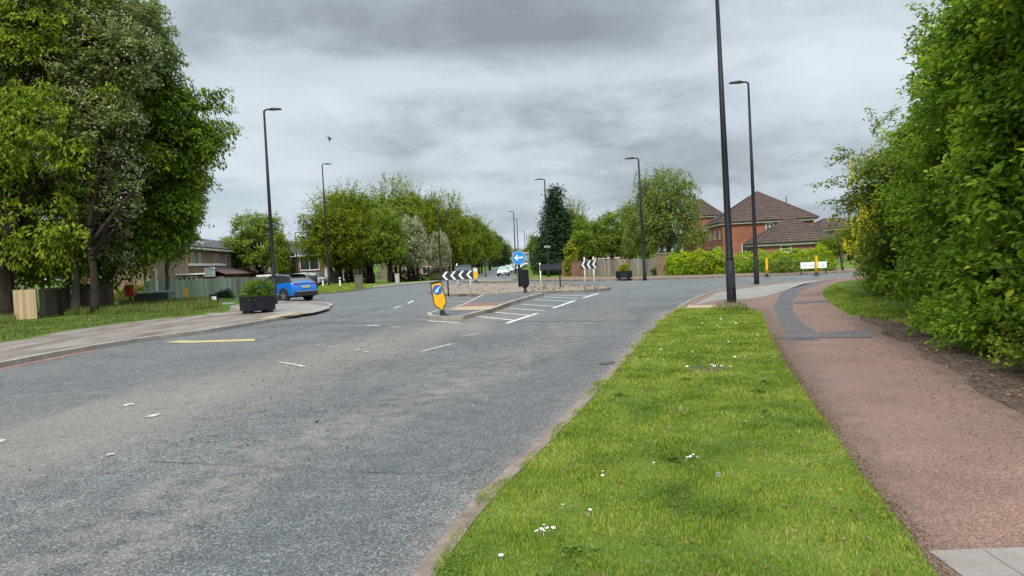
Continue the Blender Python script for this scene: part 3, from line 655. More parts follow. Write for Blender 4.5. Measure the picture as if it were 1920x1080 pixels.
tree('hornbeam_tree', (9.9, 14.0, ZR), 'tall hornbeam in the middle of the right hand tree wall', 'tree',
     [(R3(9.6,13.6,4.6),(1.7,1.8,1.7)), (R3(9.5,14.0,2.7),(1.8,1.9,1.6)), (R3(9.8,14.6,6.0),(1.5,1.5,1.3)), (R3(9.0,13.4,1.0),(1.4,1.5,.95)), (R3(9.4,15.4,1.0),(1.4,1.5,.95)), (R3(10.3,13.6,6.6),(1.2,1.2,1.0))],
     'beech', 2800, 24, .125, 23, clump=110, csize=.27, fill=.2, trunk_r=.13, h0=1.2, length=.66, droop=.15, hang=.25, aspect=.55, six=False, stems=3, stemsub=5)
tree('hornbeam_tree', (11.4, 17.8, ZR), 'hornbeam standing directly right of the yellow flowering laburnum', 'tree',
     [(R3(11.2,17.6,4.4),(1.8,1.9,1.6)), (R3(10.9,17.8,2.5),(1.8,2.0,1.5)), (R3(11.3,18.4,5.6),(1.3,1.3,1.0)), (R3(11.0,17.4,1.1),(1.3,1.5,.9)), (R3(11.9,17.6,6.1),(1.0,1.0,.8))],
     'beech', 2400, 24, .125, 24, clump=100, csize=.27, fill=.2, trunk_r=.13, h0=1.2, length=.7, droop=.15, hang=.25, aspect=.55, stems=3, stemsub=4)
lab = tree('laburnum_tree', (12.6, 21.6, ZR), 'laburnum hung with yellow flower chains at the left end of the right hand tree wall', 'tree',
     [(R3(12.3,21.4,4.2),(1.7,1.8,1.2)), (R3(12.1,21.8,2.5),(1.7,1.9,1.5)), (R3(11.9,22.2,1.2),(1.3,1.6,.9)), (R3(12.0,22.2,3.4),(1.8,1.6,1.1)), (R3(12.4,21.8,5.0),(.9,.9,.6)), (R3(12.7,24.0,2.4),(1.5,1.6,1.8))],
     'fresh', 2200, 22, .12, 25, clump=90, csize=.3, fill=.25, trunk_r=.12, h0=1.2, length=.75, droop=.25, hang=.3, aspect=.45, stems=3, stemsub=4, zmin=.05,
     extra=sprigs([((1620,290),(1560,293),22),((1620,330),(1538,342),22),((1625,370),(1552,375),22),((1640,260),(1637,212),21.5),((1620,310),(1578,275),22),((1660,240),(1668,215),21.5),((1690,110),(1735,30),15),((1680,200),(1645,228),20),((1600,350),(1565,400),22)], .5, .12))
def chains():
    rs = np.random.RandomState(6); n_ = 0
    for px, py, n in ((1597,300,3),(1606,325,3),(1600,410,6),(1616,395,7),(1630,385,5),(1610,435,4),(1592,448,8),(1640,415,3),(1638,285,3)):
        for k in range(n):
            q = P(px+rs.randn()*7, py+rs.randn()*9, 20.2+rs.rand()*.5); L = .22+.16*rs.rand(); t = np.arange(16)/16
            C = np.stack([q.x-12.6+rs.randn(16)*.022*(1.1-t), q.y-21.6+rs.randn(16)*.022*(1.1-t), q.z-ZR-L*t], 1)
            V, Fi = leaf_arrays(C, rs.randn(16, 3), rs.randn(16, 3), np.full(16, .05), np.full(16, .04)); npmesh('flower_chain', V, Fi, LF['yellow'], lab)
chains()
tree('hornbeam_tree', (15.2, 27.5, ZR), 'low leafy tree behind the laburnum, nearest the street name sign', 'tree',
     [(R3(15.4,28,2.6),(1.9,2.2,1.8)), (R3(14.2,26,1.5),(1.4,1.8,1.3)), (R3(14.9,29,1.2),(1.2,1.6,1.1)), (R3(16.8,28,3.4),(2.2,2.4,1.8))],
     'beech', 1500, 22, .14, 26, trunk_r=.12, h0=1.0, length=.75, droop=.15, hang=.25, aspect=.55, stems=3, zmin=.05)
# shrubs closing the wall behind
tree('hornbeam_tree', (11.2, 9.5, ZR), 'dense backing hornbeam deep inside the right hand tree wall', 'tree',
     [(R3(10.6,7,3.2),(2,2.4,3)), (R3(11,11,3.4),(2,2.4,3)), (R3(12.4,15,3.2),(2,2.6,2.9)), (R3(13.6,19,2.8),(1.9,2.4,2.5))],
     'beech', 1900, 20, .2, 27, trunk_r=.12, h0=1.0, length=.8, stems=3, zmin=.05)
def shrub(name, base, label, lumps, leaf, ns, m, ll, seed, cat='shrub', group=None, length=.3, stem=True, **kw):
    rs = np.random.RandomState(seed); b = Vector(base); root = thing(name, b, label, cat, group=group)
    lum = [(tuple(Vector(c)-b), r) for c, r in lumps]
    V, Fi, lines = foliage(lum, ns, m, ll, rs, length=length, **kw); npmesh('foliage', V, Fi, LF[leaf], root)
    mb = MB()
    for k in range(max(7, len(lum))):
        c, r = lum[k % len(lum)]; e = Vector(c)+Vector((rs.randn()*.1, rs.randn()*.1, .05)); s = Vector((c[0]*.15, c[1]*.15, .02 if k else -.03))
        mb.path([s, s.lerp(e, .5), e], [.03, .022, .01], 5)
    mb.build('stem', BARK, root, smooth=True); return root
shrub('ivy_shrub', (11.9, 20.4, ZR), 'low shaggy shrub at the foot of the laburnum where the grass meets the path', [((12.0,22.6,.4),(.9,1.4,.5)), ((11.6,20.6,.35),(.8,1.2,.45)), ((12.6,24.6,.5),(.9,1.4,.6))], 'beech', 500, 18, .09, 31, length=.35, zmin=.06)
shrub('bramble_shrub', (6.9, 8.3, ZR), 'low shrub with small pale leaves at the bottom of the right edge', [((6.5,8.5,.45),(.8,.7,.42)), ((6.6,7.4,.7),(.8,.9,.65)), ((6.7,6.4,1.2),(.8,.9,.9))], 'fresh', 620, 20, .06, 32, length=.35, zmin=.06, hang=.2, aspect=.7)
shrub('bramble_shrub', (7.4, 11.2, ZR), 'bright green low bush spilling over the brown soil beneath the hornbeams', [((7.0,10.6,.4),(.85,.9,.4)), ((7.7,12.4,.45),(.9,1.0,.45))], 'beech', 520, 18, .085, 33, length=.4, zmin=.06)

# ---- avenue of trees left of the exit road: three kinds, then copies
def std_tree(name, kind, seed, leaf, blossom=None, h=10.0, r=4.0, ns=1300, m=18, ll=.26, bark=None, stems=4, lumps=None, hide=(0, 0, 0), **kw):
    L_ = lumps or [((0,.5,3.3),(r*.75,r*.7,1.0)), ((0,0,6.2),(r*.8,r*.8,2.9)), ((-r*.5,.3,5.0),(r*.55,r*.6,2.2)), ((r*.5,-.3,5.2),(r*.55,r*.6,2.3)), ((.2,r*.5,5.4),(r*.55,r*.5,2.4)), ((-.3,-r*.5,4.8),(r*.5,r*.5,2.0)), ((-r*.25,0,8.2),(r*.4,r*.4,1.6)), ((r*.3,.2,7.9),(r*.42,r*.4,1.6))]
    return tree(name, hide, 'x', 'tree', L_, leaf, ns, m, ll, seed, trunk_r=.22, h0=2.5, bark=bark or BARK, stems=stems, blossom=blossom, length=1.2, droop=.2, hang=.35, **{**dict(clump=75, csize=.36, fill=.25), **kw})
def shoots(n, r, seed):
    q = np.random.RandomState(seed); a = q.rand(n)*6.283; e = .5+.9*q.rand(n); d = np.stack([np.cos(a)*np.cos(e), np.sin(a)*np.cos(e), np.sin(e)], 1)
    return np.array([0, 0, 6.2])+d*np.array([r*.8, r*.8, 2.9]), d+q.randn(n, 3)*.15, 1.3+1.2*q.rand(n)
V1 = std_tree('avenue_tree', 1, 41, 'row', extra=shoots(60, 4, 1), stems=6); V2 = std_tree('avenue_tree', 2, 42, 'row', r=3.6, extra=shoots(40, 3.6, 2), stems=5)
V3 = std_tree('hawthorn_tree', 3, 43, 'thorn', blossom=(None, 1000, .2), ll=.22, r=3.4, ns=1500)
V4 = std_tree('avenue_tree', 4, 44, 'fresh', ns=1000, ll=.30)
V5 = std_tree('willow_tree', 5, 45, 'willow', ns=1200, m=22, ll=.2, up=-.9, spread=.22, stems=2, cflat=1.2, bark=BARKB, lumps=[((0,0,7.2),(2.6,2.6,2.2)), ((-2,-.5,3.6),(1.5,1.6,1.8)), ((1.9,-.5,3.4),(1.6,1.6,1.8)), ((0,-1.8,3.4),(1.8,1.3,1.7)), ((-2,.3,5),(1.7,2,3)), ((2,-.3,5),(1.8,2,3)), ((.2,-2,4.8),(2,1.6,3.2)), ((.3,2,5),(2,1.6,3)), ((1.6,0,8.6),(1.5,1.5,1.3)), ((-1,0,8),(1.4,1.4,1.4))])
con_l = [((0,0,1.2+.85*k),(1.9*(1-k/10.5)+.25,)*2+(.75,)) for k in range(10)]
V6 = std_tree('conifer_tree', 6, 46, 'dark', ns=1500, m=16, ll=.24, up=-.2, spread=.5, lumps=con_l, stems=1, clump=0)
PROTO = {1: V1, 2: V2, 3: V3, 4: V4, 5: V5, 6: V6}
for k_, v_ in PROTO.items(): KIDS[v_.name] = [c for c in bpy.data.objects if c.parent == v_]
USED = set()
def put(kind, px, Y, top, wid, label, cat='tree', rz=0., group=None, base=None):
    """tree of a kind, base under photo column px at distance Y, top at photo row top, crown half width wid px"""
    o = PROTO[kind]
    if kind in USED: o = copy_tree(o)
    USED.add(kind)
    g = P(px, 500, Y); z0 = gz(Y)+(Z if Y <= 72 else .06); T = P(px, top, Y); sz = (T.z-z0)/10.0; sx = (wid/F*Y)/4.0
    if kind == 5: sx *= 1.05
    if kind == 6: sx = (wid/F*Y)/2.1
    if kind == 3: sx *= 1.15
    o.location = (g.x, Y, z0); o.scale = (sx, sx, sz); o.rotation_euler = (0, 0, rz)
    o['label'] = label; o['category'] = cat
    if group: o['group'] = group
    return o
AV = 'trees in the avenue left of the exit road'
rows = [(1,626,75,362,64,'leafy avenue tree with thin shoots reaching left over the white car'),
 (4,726,76,374,42,'lighter green avenue tree overlapping the white flowering hawthorn'),
 (2,655,78,350,62,'avenue tree with a cluster of trunks behind the grey green cabinet'),
 (4,700,84,345,60,'tall yellow-green avenue tree behind the pale cabinet'),
 (1,742,90,338,56,'tallest avenue tree, highest crown of the left row'),
 (3,770,80,402,33,'avenue hawthorn thick with white blossom in the middle of the left row'),
 (2,782,98,352,48,'avenue tree rising behind the white flowering hawthorn'),
 (3,826,92,432,21,'small white flowering hawthorn beside the slim lamp post in the left row'),
 (2,815,104,362,42,'avenue tree just right of the gap in the treetops'),
 (1,848,108,366,42,'avenue tree behind the chevron boards'),
 (4,876,118,390,36,'paler avenue tree near the far end of the row'),
 (2,902,132,408,32,'avenue tree fourth from the far end'),
 (4,920,150,424,26,'bright green avenue tree close to the road, near the far end'),
 (1,640,92,372,50,'avenue tree in the second line behind the many trunked tree'),
 (4,690,100,368,50,'avenue tree in the second line behind the red slatted barrier')]
for i, (k, px, Y, top, wd, lb) in enumerate(rows): put(k, px, Y, top, wd, lb, rz=i*1.3, group=AV)
rows = [(2,720,150,400,50,'tree far behind the middle of the avenue'),
 (4,770,160,405,50,'tree far behind the white flowering hawthorn'),(1,820,165,410,45,'tree far behind the small white hawthorn'),(2,862,175,415,40,'tree behind the far end of the avenue, left side'),(1,900,200,430,34,'tree behind the far end of the avenue, right side'),
 (6,938,190,440,20,'dark evergreen at the far left of the traffic queue'),
 (1,948,240,450,16,'distant tree over the end of the traffic queue'),
 (1,972,330,466,18,'most distant tree closing the view of the road'),
 (2,992,300,462,16,'distant tree right of the road end'),
 (2,1003,150,438,18,'round green tree left of the dark conifer'),
 (4,1012,125,455,14,'small tree at the roadside left of the dark conifer'),
 (6,1046,74,340,46,'tall dark conifer behind the brick wall'),
 (1,1080,80,378,34,'green garden tree touching the dark conifer'),
 (4,1108,70,402,40,'spreading lime green garden tree behind the brick wall'),
 (4,1150,72,385,42,'light green garden tree with twiggy top behind the timber fence'),
 (2,1185,76,380,34,'garden tree between the lime green tree and the weeping birch'),
 (5,1256,62,316,76,'weeping birch with hanging branches by the red brick house'),
 (5,1212,64,352,50,'smaller weeping tree left of the tall weeping birch'),
 (4,482,98,384,62,'round airy green tree behind the end of the left terrace'),
 (4,524,96,425,24,'smaller round tree beside the round airy tree'),
 (1,1556,62,440,24,'bushy tree between the garage and the tree wall'),
 (2,1598,70,425,44,'dark bushy tree far behind the laburnum')]
for i, (k, px, Y, top, wd, lb) in enumerate(rows): put(k, px, Y, top, wd, lb, rz=i*2.1+.5)
# lime green pointed conifer and small shrubs, hedges
def lumps_px(l): return LP(l)
q = P(1070, 488, 64)
shrub('golden_conifer', (q.x, 64, Z), 'small yellow-green pointed conifer behind the brick wall', LP([(1070,497,64,(.55,.6,1.0)),(1069,477,64,(.45,.5,.9)),(1070,464,64,(.3,.3,.6))]), 'gold', 260, 16, .16, 51, cat='conifer', length=.4)
hd = []
def hedge(name, label, px0, px1, Y0, Y1, t0, t1, base_dy, leaf, seed, depth=1.3, ns=900, ll=.10, cat='hedge'):
    L_ = []
    n = 9
    for i in range(n):
        t = (i+.5)/n; px = px0+(px1-px0)*t; Y = Y0+(Y1-Y0)*t; tp = t0+(t1-t0)*t+3*math.sin(i*2.2); c = P(px, tp, Y); hz = c.z; wd = abs(px1-px0)/n/F*Y
        L_.append(((c.x, Y, hz*.5), (wd*.95, depth*.6, hz*.56)))
    return shrub(name, (L_[n//2][0][0], L_[n//2][0][1], Z), label, L_, leaf, ns, 16, ll, seed, cat=cat, length=.28, inner=.8, zmin=.0-.05)
hedge('hedge', 'bright lime green clipped hedge left of the thick lamp post, before the brick house', 1252, 1352, 52.5, 49.5, 478, 470, 0, 'lime', 61, ns=1500)
hedge('hedge', 'long lime topped hedge between the lamp posts and the street name sign', 1376, 1545, 51.5, 46.5, 476, 466, 0, 'lime', 62, ns=1500)
hedge('hedge', 'darker green hedge low in front of the long lime hedge', 1372, 1556, 49.8, 45.8, 489, 482, 0, 'beech', 63, ns=1500, depth=1.5)
shrub('shrub', (*G(1345,512,Z), Z), 'grey-green variegated shrub between the lime hedge and the thick lamp post', LP([(1335,498,50,(.7,.6,.75)),(1353,495,50,(.7,.6,.85))]), 'thorn', 300, 16, .1, 64)
shrub('shrub', (*P(1240,512,54)[:2], Z), 'dark little shrub against the brick pier', LP([(1243,507,53.6,(.7,.5,.6))]), 'dark', 150, 14, .12, 65)
shrub('shrub', (*P(1470,512,45.5)[:2], Z), 'yellowish flowering shrub right of the plain yellow bollard', LP([(1462,503,46,(.9,.6,.6)),(1482,501,45.6,(.8,.6,.6))]), 'willow', 360, 16, .09, 66)
shrub('shrub', (*P(423,560,50)[:2], Z), 'small dark shrub against the pale green fence', LP([(423,554,50.5,(.5,.5,.42)),(414,556,50.5,(.35,.3,.3))]), 'dark', 170, 14, .12, 67)
shrub('golden_shrub', (*P(258,560,55)[:2], Z), 'yellow and lime clipped shrub behind the grey storage bin', LP([(250,549,54,(.9,.6,.65)),(275,544,53.5,(.9,.6,.55)),(300,545,53.5,(.8,.6,.6)),(228,556,54,(.8,.5,.55)),(316,550,53.5,(.5,.5,.45))]), 'gold', 700, 16, .11, 68)
shrub('hedge', (*P(790,510,100)[:2], gz(100)), 'low dark hedge in the avenue behind the tub planter', [((P(775,507,100).x,100,.3),(2.5,.8,.9)), ((P(755,508,100).x,100,.3),(2.0,.8,.8))], 'dark', 300, 14, .2, 69, cat='hedge')
shrub('shrub', (*P(1020,505,80)[:2], gz(80)), 'rounded light green shrub between the road sign and the conifer', LP([(1012,500,80,(1.1,.9,.9)),(1022,492,80,(1.0,.9,1.0)),(1032,498,79,(.9,.9,1.1))]), 'row', 300, 16, .18, 70)
shrub('shrub', (*P(1040,512,70)[:2], Z), 'dark bush at the foot of the conifer by the brick wall', LP([(1043,503,69,(1.2,.8,.9)),(1035,507,69,(.8,.8,.6))]), 'dark', 260, 16, .16, 71)

# ------------------------------------------------------------------ grass blades
def inpoly(pts, poly):
    x, y = pts[:, 0], pts[:, 1]; c = np.zeros(len(pts), bool); n = len(poly); j = n-1
    for i in range(n):
        xi, yi = poly[i]; xj, yj = poly[j]
        k = ((yi > y) != (yj > y)) & (x < (xj-xi)*(y-yi)/((yj-yi) or 1e-9)+xi); c ^= k; j = i
    return c
def blades(name, poly, dens, h, wd, z, mat, rs, label, ymin=-99, ymax=99, lean=.6, clump=.5, cat='grass', hpow=1.0):
    a = np.array(poly); lo = a.min(0); hi = a.max(0); lo[1] = max(lo[1], ymin); hi[1] = min(hi[1], ymax)
    n = int((hi-lo).prod()*dens); p = lo+(hi-lo)*rs.rand(n, 2); p = p[inpoly(p, poly)]
    cl = np.sin(p[:, 0]*5.1+np.sin(p[:, 1]*3.3)*2)*np.cos(p[:, 1]*4.3+np.sin(p[:, 0]*2.9)*2)*.5+np.sin(p[:, 0]*13+p[:, 1]*9)*.25
    p = p[rs.rand(len(p)) < 1-clump*.5+clump*cl[:len(p)]]; n = len(p)
    cl = np.sin(p[:, 0]*5.1+np.sin(p[:, 1]*3.3)*2)*np.cos(p[:, 1]*4.3+np.sin(p[:, 0]*2.9)*2)
    hh = h*(.45+.8*rs.rand(n)**hpow)*(1+.35*cl); az = rs.rand(n)*6.283; ln = lean*(.2+rs.rand(n)); d = np.stack([np.cos(az), np.sin(az), 0*az], 1); s = np.stack([-np.sin(az), np.cos(az), 0*az], 1)
    B = np.concatenate([p, np.full((n, 1), z-.004)], 1); up = np.array([0, 0, 1.]); w_ = (wd*(.6+.8*rs.rand(n)))[:, None]; H = hh[:, None]; Ln = ln[:, None]
    s2 = unit(s+rs.randn(n, 3)*.3)
    V = np.stack([B-s2*w_/2, B+s2*w_/2, B+up*H*.6+d*H*Ln*.35+s2*w_*.35, B+up*H*.6+d*H*Ln*.35-s2*w_*.35, B+up*H*(1-.25*Ln)+d*H*Ln], 1).reshape(-1, 3)
    b = np.arange(n)[:, None]*5; F3 = np.concatenate([b+np.array([0,1,2]), b+np.array([0,2,3]), b+np.array([3,2,4])], 1).reshape(-1, 3)
    o = npmesh(name, V, F3, mat); tag(o, label, cat, kind='stuff'); return o
verge = [p for p in KN if -1 < p[1] < 21.8]; verge = [(p[0]+.05+.045*math.sin(p[1]*7)+.05*math.sin(p[1]*3.1+1)+.03*math.sin(p[1]*17), p[1]) for p in verge]+[(p[0]-.03, p[1]) for p in PL[::-1] if 0 < p[1] < 22]
rsg = np.random.RandomState(9)
blades('verge_grass', verge, 10500, .031, .0042, ZR, BLADE, rsg, 'short bright grass nearest the camera on the verge', 3.2, 6.2)
blades('verge_grass', verge, 6000, .033, .006, ZR, BLADE, rsg, 'short bright grass in the middle of the verge', 6.2, 10.5)
blades('verge_grass', verge, 2800, .040, .009, ZR, BLADE, rsg, 'short bright grass at the far end of the verge', 10.5, 22)
tuft = [G(1330,585,ZR), G(1345,572,ZR), G(1372,566,ZR), G(1400,572,ZR), G(1405,585,ZR), G(1370,592,ZR)]
blades('grass_tuft', tuft, 300, .13, .010, ZR, BLADED, rsg, 'taller tuft of grass around the foot of the thick lamp post', lean=.5)
blades('grass_tuft', [G(*q) for q in ((985,858),(1012,838),(1025,845),(1000,866))], 1800, .10, .005, .01, BLADED, rsg, 'weedy tuft growing in the gutter by the verge', lean=.9)
rgr = [G(*q, ZR) for q in ((1545,552),(1562,571),(1604,592),(1650,600),(1720,612),(1735,600),(1640,560),(1580,545),(1570,535),(1555,538))]
blades('grass_bank', rgr, 1600, .09, .012, ZR, BLADE, rsg, 'grass strip at the foot of the hedge beyond the bare soil', lean=.7)
tall = [G(*q, Z) for q in ((212,590),(250,588),(330,586),(385,582),(418,577),(400,568),(330,567),(225,571))]
blades('long_grass', tall, 330, .30, .02, Z, BLADED, rsg, 'long uncut grass in front of the post box', lean=.35, clump=.3)
blades('long_grass', [G(*q, Z) for q in ((120,592),(215,590),(215,580),(120,584))], 260, .34, .02, Z, BLADED, rsg, 'long grass around the tree trunks on the left', lean=.35)
blades('long_grass', [G(*q, Z) for q in ((0,612),(30,608),(30,600),(0,600))], 260, .3, .02, Z, BLADED, rsg, 'long grass at the foot of the leftmost trunk', lean=.35)
lg = [G(*q, Z) for q in ((-20,655),(0,641),(100,623),(200,608),(300,596),(418,583),(400,580),(212,590),(100,600),(-40,612))]
blades('short_grass', lg, 420, .07, .02, Z, BLADED, rsg, 'short shaded grass between the trees and the left pavement', lean=.6)
fg = [tuple(p) for p in KF[10:]]+[(-9,71)]
blades('far_verge_grass', [G(*q, Z) for q in ((592,551),(660,545),(700,538),(668,530),(600,536))], 160, .16, .03, Z, BLADE, rsg, 'ragged grass on the far verge behind the blue car', lean=.6)
def patches(name, n_p, per, rad, size, mat, label, rs, z0=.010, flat=.25, ymax=13):
    q = np.array([(-1, 3.2)])+np.array([7.5, ymax-3.2])*rs.rand(n_p*6, 2)**np.array([1, 1.5]); q = q[inpoly(q, verge)][:n_p]
    C = np.repeat(q, per, 0)+rs.randn(len(q)*per, 2)*rad*(.4+rs.rand(len(q)*per, 1)); C = C[inpoly(C, verge)]; C = np.concatenate([C, ZR+z0+.022*rs.rand(len(C), 1)], 1)
    A = rs.randn(len(C), 3); A[:, 2] = np.abs(A[:, 2])*flat; Nn = np.array([0, 0, 1.])+rs.randn(len(C), 3)*.35; L = size*(.6+.7*rs.rand(len(C))); V, Fi = leaf_arrays(C, A, Nn, L, L*.8)
    tag(npmesh(name, V, Fi, mat), label, 'ground cover', kind='stuff')
patches('clover', 60, 420, .12, .012, CLOVER, 'dark clover patches spread through the verge grass', rsg)
patches('broad_weeds', 12, 26, .035, .045, CLOVER, 'flat broad-leaved weed rosettes in the verge', rsg, flat=.15)
# daisies
DW = plain('petal_white', (.85,.85,.82), .6, var=.03); DY = plain('flower_yellow', (.7,.5,.02), .6); CLK = plain('seed_head', (.5,.5,.44), .9)
def daisy_mesh():
    mb = MB(); n = 11
    for k in range(n):
        a = 2*math.pi*k/n; c, s = math.cos(a), math.sin(a)
        mb.add([(c*.002, s*.002, .042), (c*.008-s*.003, s*.008+c*.003, .044), (c*.0125, s*.0125, .042), (c*.008+s*.003, s*.008-c*.003, .044)], [(0,1,2,3)])
    mb.path([(0,0,0), (.002,0,.02), (0,0,.041)], .0011, 5); mb.disc((0,0), .0042, -.001, .001, 10, Matrix.Translation((0,0,.0445)) @ Matrix.Rotation(R_(90), 4, 'X')); return mb
dz = daisy_mesh().build('daisy', DW); tag(dz, 'small white daisy in the short verge grass', 'flower', 'daisies in the verge')
DPX = [(1020,985),(1013,992),(1028,990),(1036,989),(1019,997),(1009,996),(1053,947),(1130,884),(1132,891),(1288,858),(1294,856),(1300,853),(1284,864),(1306,857),(1227,868),(940,1041),(1105,956),(1362,772),(1498,806),(1396,790),(1470,778),(1322,597),(1330,600),(1338,603),(1326,608),(1345,610),(1316,606),(1352,598),(1374,604),(1380,606),(1332,621),(1421,628),(1367,641),(1373,650),(1378,669),(1386,666),(1340,686),(1345,683),(1352,686),(1362,688),(1369,687),(1335,684),(1371,703),(1289,687),(1240,655),(1262,640),(1298,660)]
for i, (a, b) in enumerate(DPX):
    o = dz if i == 0 else dz.copy()
    if i: COL.objects.link(o)
    g = G(a, b, ZR+.03); s_ = 1.0+.3*random.random()+(.9 if b < 720 else 0); o.location = (g[0], g[1], ZR-.002+.006); o.scale = (s_, s_, .72); o.rotation_euler = (random.uniform(-.3,.3), random.uniform(-.3,.3), random.random()*6)
def clock(px, py, lab_):
    g = G(px, py, ZR+.06); root = thing('dandelion_clock', (g[0], g[1], ZR), lab_, 'flower'); MB().path([(0,0,0),(.004,0,.05),(.0,0,.08)], .0016, 5).build('stalk', LF['fresh'], root)
    rs = np.random.RandomState(px); d = unit(rs.randn(160, 3)); C = d*.001+np.array([0,0,.08]); V, Fi = leaf_arrays(C, d, rs.randn(160, 3), np.full(160, .019), np.full(160, .004)); npmesh('seed_head', V, Fi, CLK, root)
clock(1347, 895, 'round grey dandelion clock in the middle of the verge'); clock(1278, 771, 'dandelion clock farther up the verge')
g = G(1577, 922, ZR+.02); o = thing('dandelion', (g[0], g[1], ZR), 'single yellow dandelion flower near the path edge', 'flower')
MB().path([(0,0,0),(0,0,.03)], .002, 5).build('stalk', LF['fresh'], o); V, Fi = leaf_arrays(np.zeros((60,3))+np.array([0,0,.03]), unit(RS.randn(60,3)*np.array([1,1,.3])+np.array([0,0,.3])), RS.randn(60,3), np.full(60,.014), np.full(60,.005)); npmesh('flower_head', V, Fi, DY, o)
# litter of dead leaves and twigs
LITM = mk_blades('dead_leaf', [(.07,.04,.025), (.16,.09,.05), (.27,.18,.11), (.40,.31,.22)], .1, .9)
def litter(name, pts, n, size, z, label, rs, spread=.06, asp=.5):
    p = np.array(pts); k = rs.randint(0, len(p), n); C = np.zeros((n, 3)); C[:, :2] = p[k]+rs.randn(n, 2)*spread; C[:, 2] = z+.004+rs.rand(n)*.006
    A = rs.randn(n, 3); A[:, 2] *= .15; Nn = np.array([0, 0, 1.])+rs.randn(n, 3)*.35; L = size*(.4+rs.rand(n)); V, Fi = leaf_arrays(C, A, Nn, L, L*asp); o = npmesh(name, V, Fi, LITM); tag(o, label, 'leaf litter', kind='stuff')
pe = [p for p in smooth_line(PL, .03) if 3.4 < p[1] < 14]
litter('leaf_litter', [(p[0]+.02, p[1]) for p in pe], 5000, .016, ZR+.004, 'dead leaf fragments lining the left edge of the red path', RS, .035)
so = [(x, y) for x, y in zip(4.4+5*RS.rand(60000), 3+14*RS.rand(60000))]; so = np.array(so); so = so[inpoly(so, [(4.35,0)]+soilp+[(8.9,16.6),(9.5,12),(9.5,0)])]
litter('leaf_litter', so, 14000, .045, ZR+.012, 'dead leaves and twigs on the soil under the hornbeams', RS, .05, .35)
litter('leaf_litter', [(p[0]-.02, p[1]) for p in soil], 1600, .05, ZR+.008, 'scattered twigs and leaf bits on the right side of the path', RS, .35, .12)
litter('stone_chips', [(p[0]-.15, p[1]) for p in smooth_line(NV, .05) if p[1] > 3], 1500, .018, .006, 'loose chippings and dirt in the gutter by the verge', RS, .12, .8)
vv_ = np.array([(-1, 3.2)])+np.array([7.5, 10])*RS.rand(2600, 2)**np.array([1, 1.4]); vv_ = vv_[inpoly(vv_, verge)]
litter('leaf_litter', vv_, 520, .035, ZR+.022, 'odd dead leaves and straw lying on the verge', RS, .02, .5)
kk = [Vector(G(*q)) for q in ((330,880),(500,760),(640,690),(760,630),(700,650),(600,700))]
litter('stone_chips', [tuple(a.lerp(b, t)) for a, b in zip(kk[:-1], kk[1:]) for t in np.linspace(0,1,20)], 900, .03, .004, 'brown grit scattered over the worn middle of the road', RS, .7, .8)
pp_ = np.array([(1.5, 4)])+np.array([6.5, 12])*RS.rand(4000, 2); pp_ = pp_[inpoly(pp_, PL+PR[::-1])]
litter('leaf_litter', pp_, 260, .022, ZR+.006, 'small scraps of dead leaf scattered across the red path', RS, .02, .5)
# loose kerb stone showing through the near verge edge
g0 = Vector(G(932,938)); MBk = MB().box(-.045,.045,-.13,.13,-.05,.035); o = MBk.build('kerb_stone', KERB, bevel=.01); o.location = (g0.x-.03, g0.y, .02); o.rotation_euler = (0,0,-ROADROT-.1); tag(o, kind='structure')
# clumps of brown plants on the central island
rs = np.random.RandomState(77); mb = MB(); a = np.array(IS); lo, hi = a.min(0), a.max(0)
pp = lo+(hi-lo)*rs.rand(900, 2); pp = pp[inpoly(pp, [tuple(x) for x in IS])]
dd = pp[:, 0] > 1.0; pp = pp[(rs.rand(len(pp)) < np.where(dd, .8, .14))]
C = np.repeat(np.concatenate([pp[::2], np.full((len(pp[::2]), 1), .12)], 1), 9, 0)+rs.randn(len(pp[::2])*9, 3)*np.array([.04,.04,.01]); A = rs.randn(len(C), 3)*.5+np.array([0,0,1.]); V, Fi = leaf_arrays(C, A, rs.randn(len(C), 3), .05+.06*rs.rand(len(C)), np.full(len(C), .03))
tag(npmesh('dead_plants', V, Fi, LITM), 'brown low weeds dotting the central island', 'weeds', kind='stuff')

# ------------------------------------------------------------------ lamp posts
def lamp(base, topy, toppx, side, label, r=.085, dist=None, sgn=None, name='street_lamp'):
    x, y = base; z0 = gz(y)+(.1 if y < 72 else .06)
    if y < 30: z0 = ZR
    T = P(toppx, topy, y); h = T.z-z0; root = thing(name, (x, y, z0), label, 'street lamp', group='street lamps')
    lx = T.x-x
    pt = lambda t: (lx*t, 0, h*t)
    MB().path([(0,0,-.1), (0,0,.02), pt(.14*1.0)], [r*1.25, r*1.25, r*1.2], 14).build('base_section', BLK, root, smooth=True)
    MB().path([pt(.14), pt(.145), pt(.5), pt(1.0)], [r*1.2, r*.95, r*.8, r*.5], 12).build('pole', BLK, root, smooth=True)
    MB().box(-r*.6, r*.6, -r*1.32, -r*1.15, .45, 1.0).build('door', BLKM, root)
    s = side; mb = MB(); mb.path([pt(1.0), (lx+s*.12, 0, h+.06), (lx+s*.3, 0, h+.06)], r*.42, 8)
    mb.build('arm', BLK, root)
    mb = MB(); q = .62; X = lx+s*.25
    mb.add([(X,-.07,h+.02),(X+s*.2,-.15,h+.02),(X+s*q,-.13,h+.03),(X+s*q,.13,h+.03),(X+s*.2,.15,h+.02),(X,.07,h+.02),(X,-.05,h+.1),(X+s*.2,-.11,h+.12),(X+s*q*.95,-.1,h+.08),(X+s*q*.95,.1,h+.08),(X+s*.2,.11,h+.12),(X,.05,h+.1)],
           [(0,1,2,3,4,5),(11,10,9,8,7,6)]+[(i,6+i,6+(i+1) % 6,(i+1) % 6) for i in range(6)])
    mb.build('lantern', BLK, root); return root
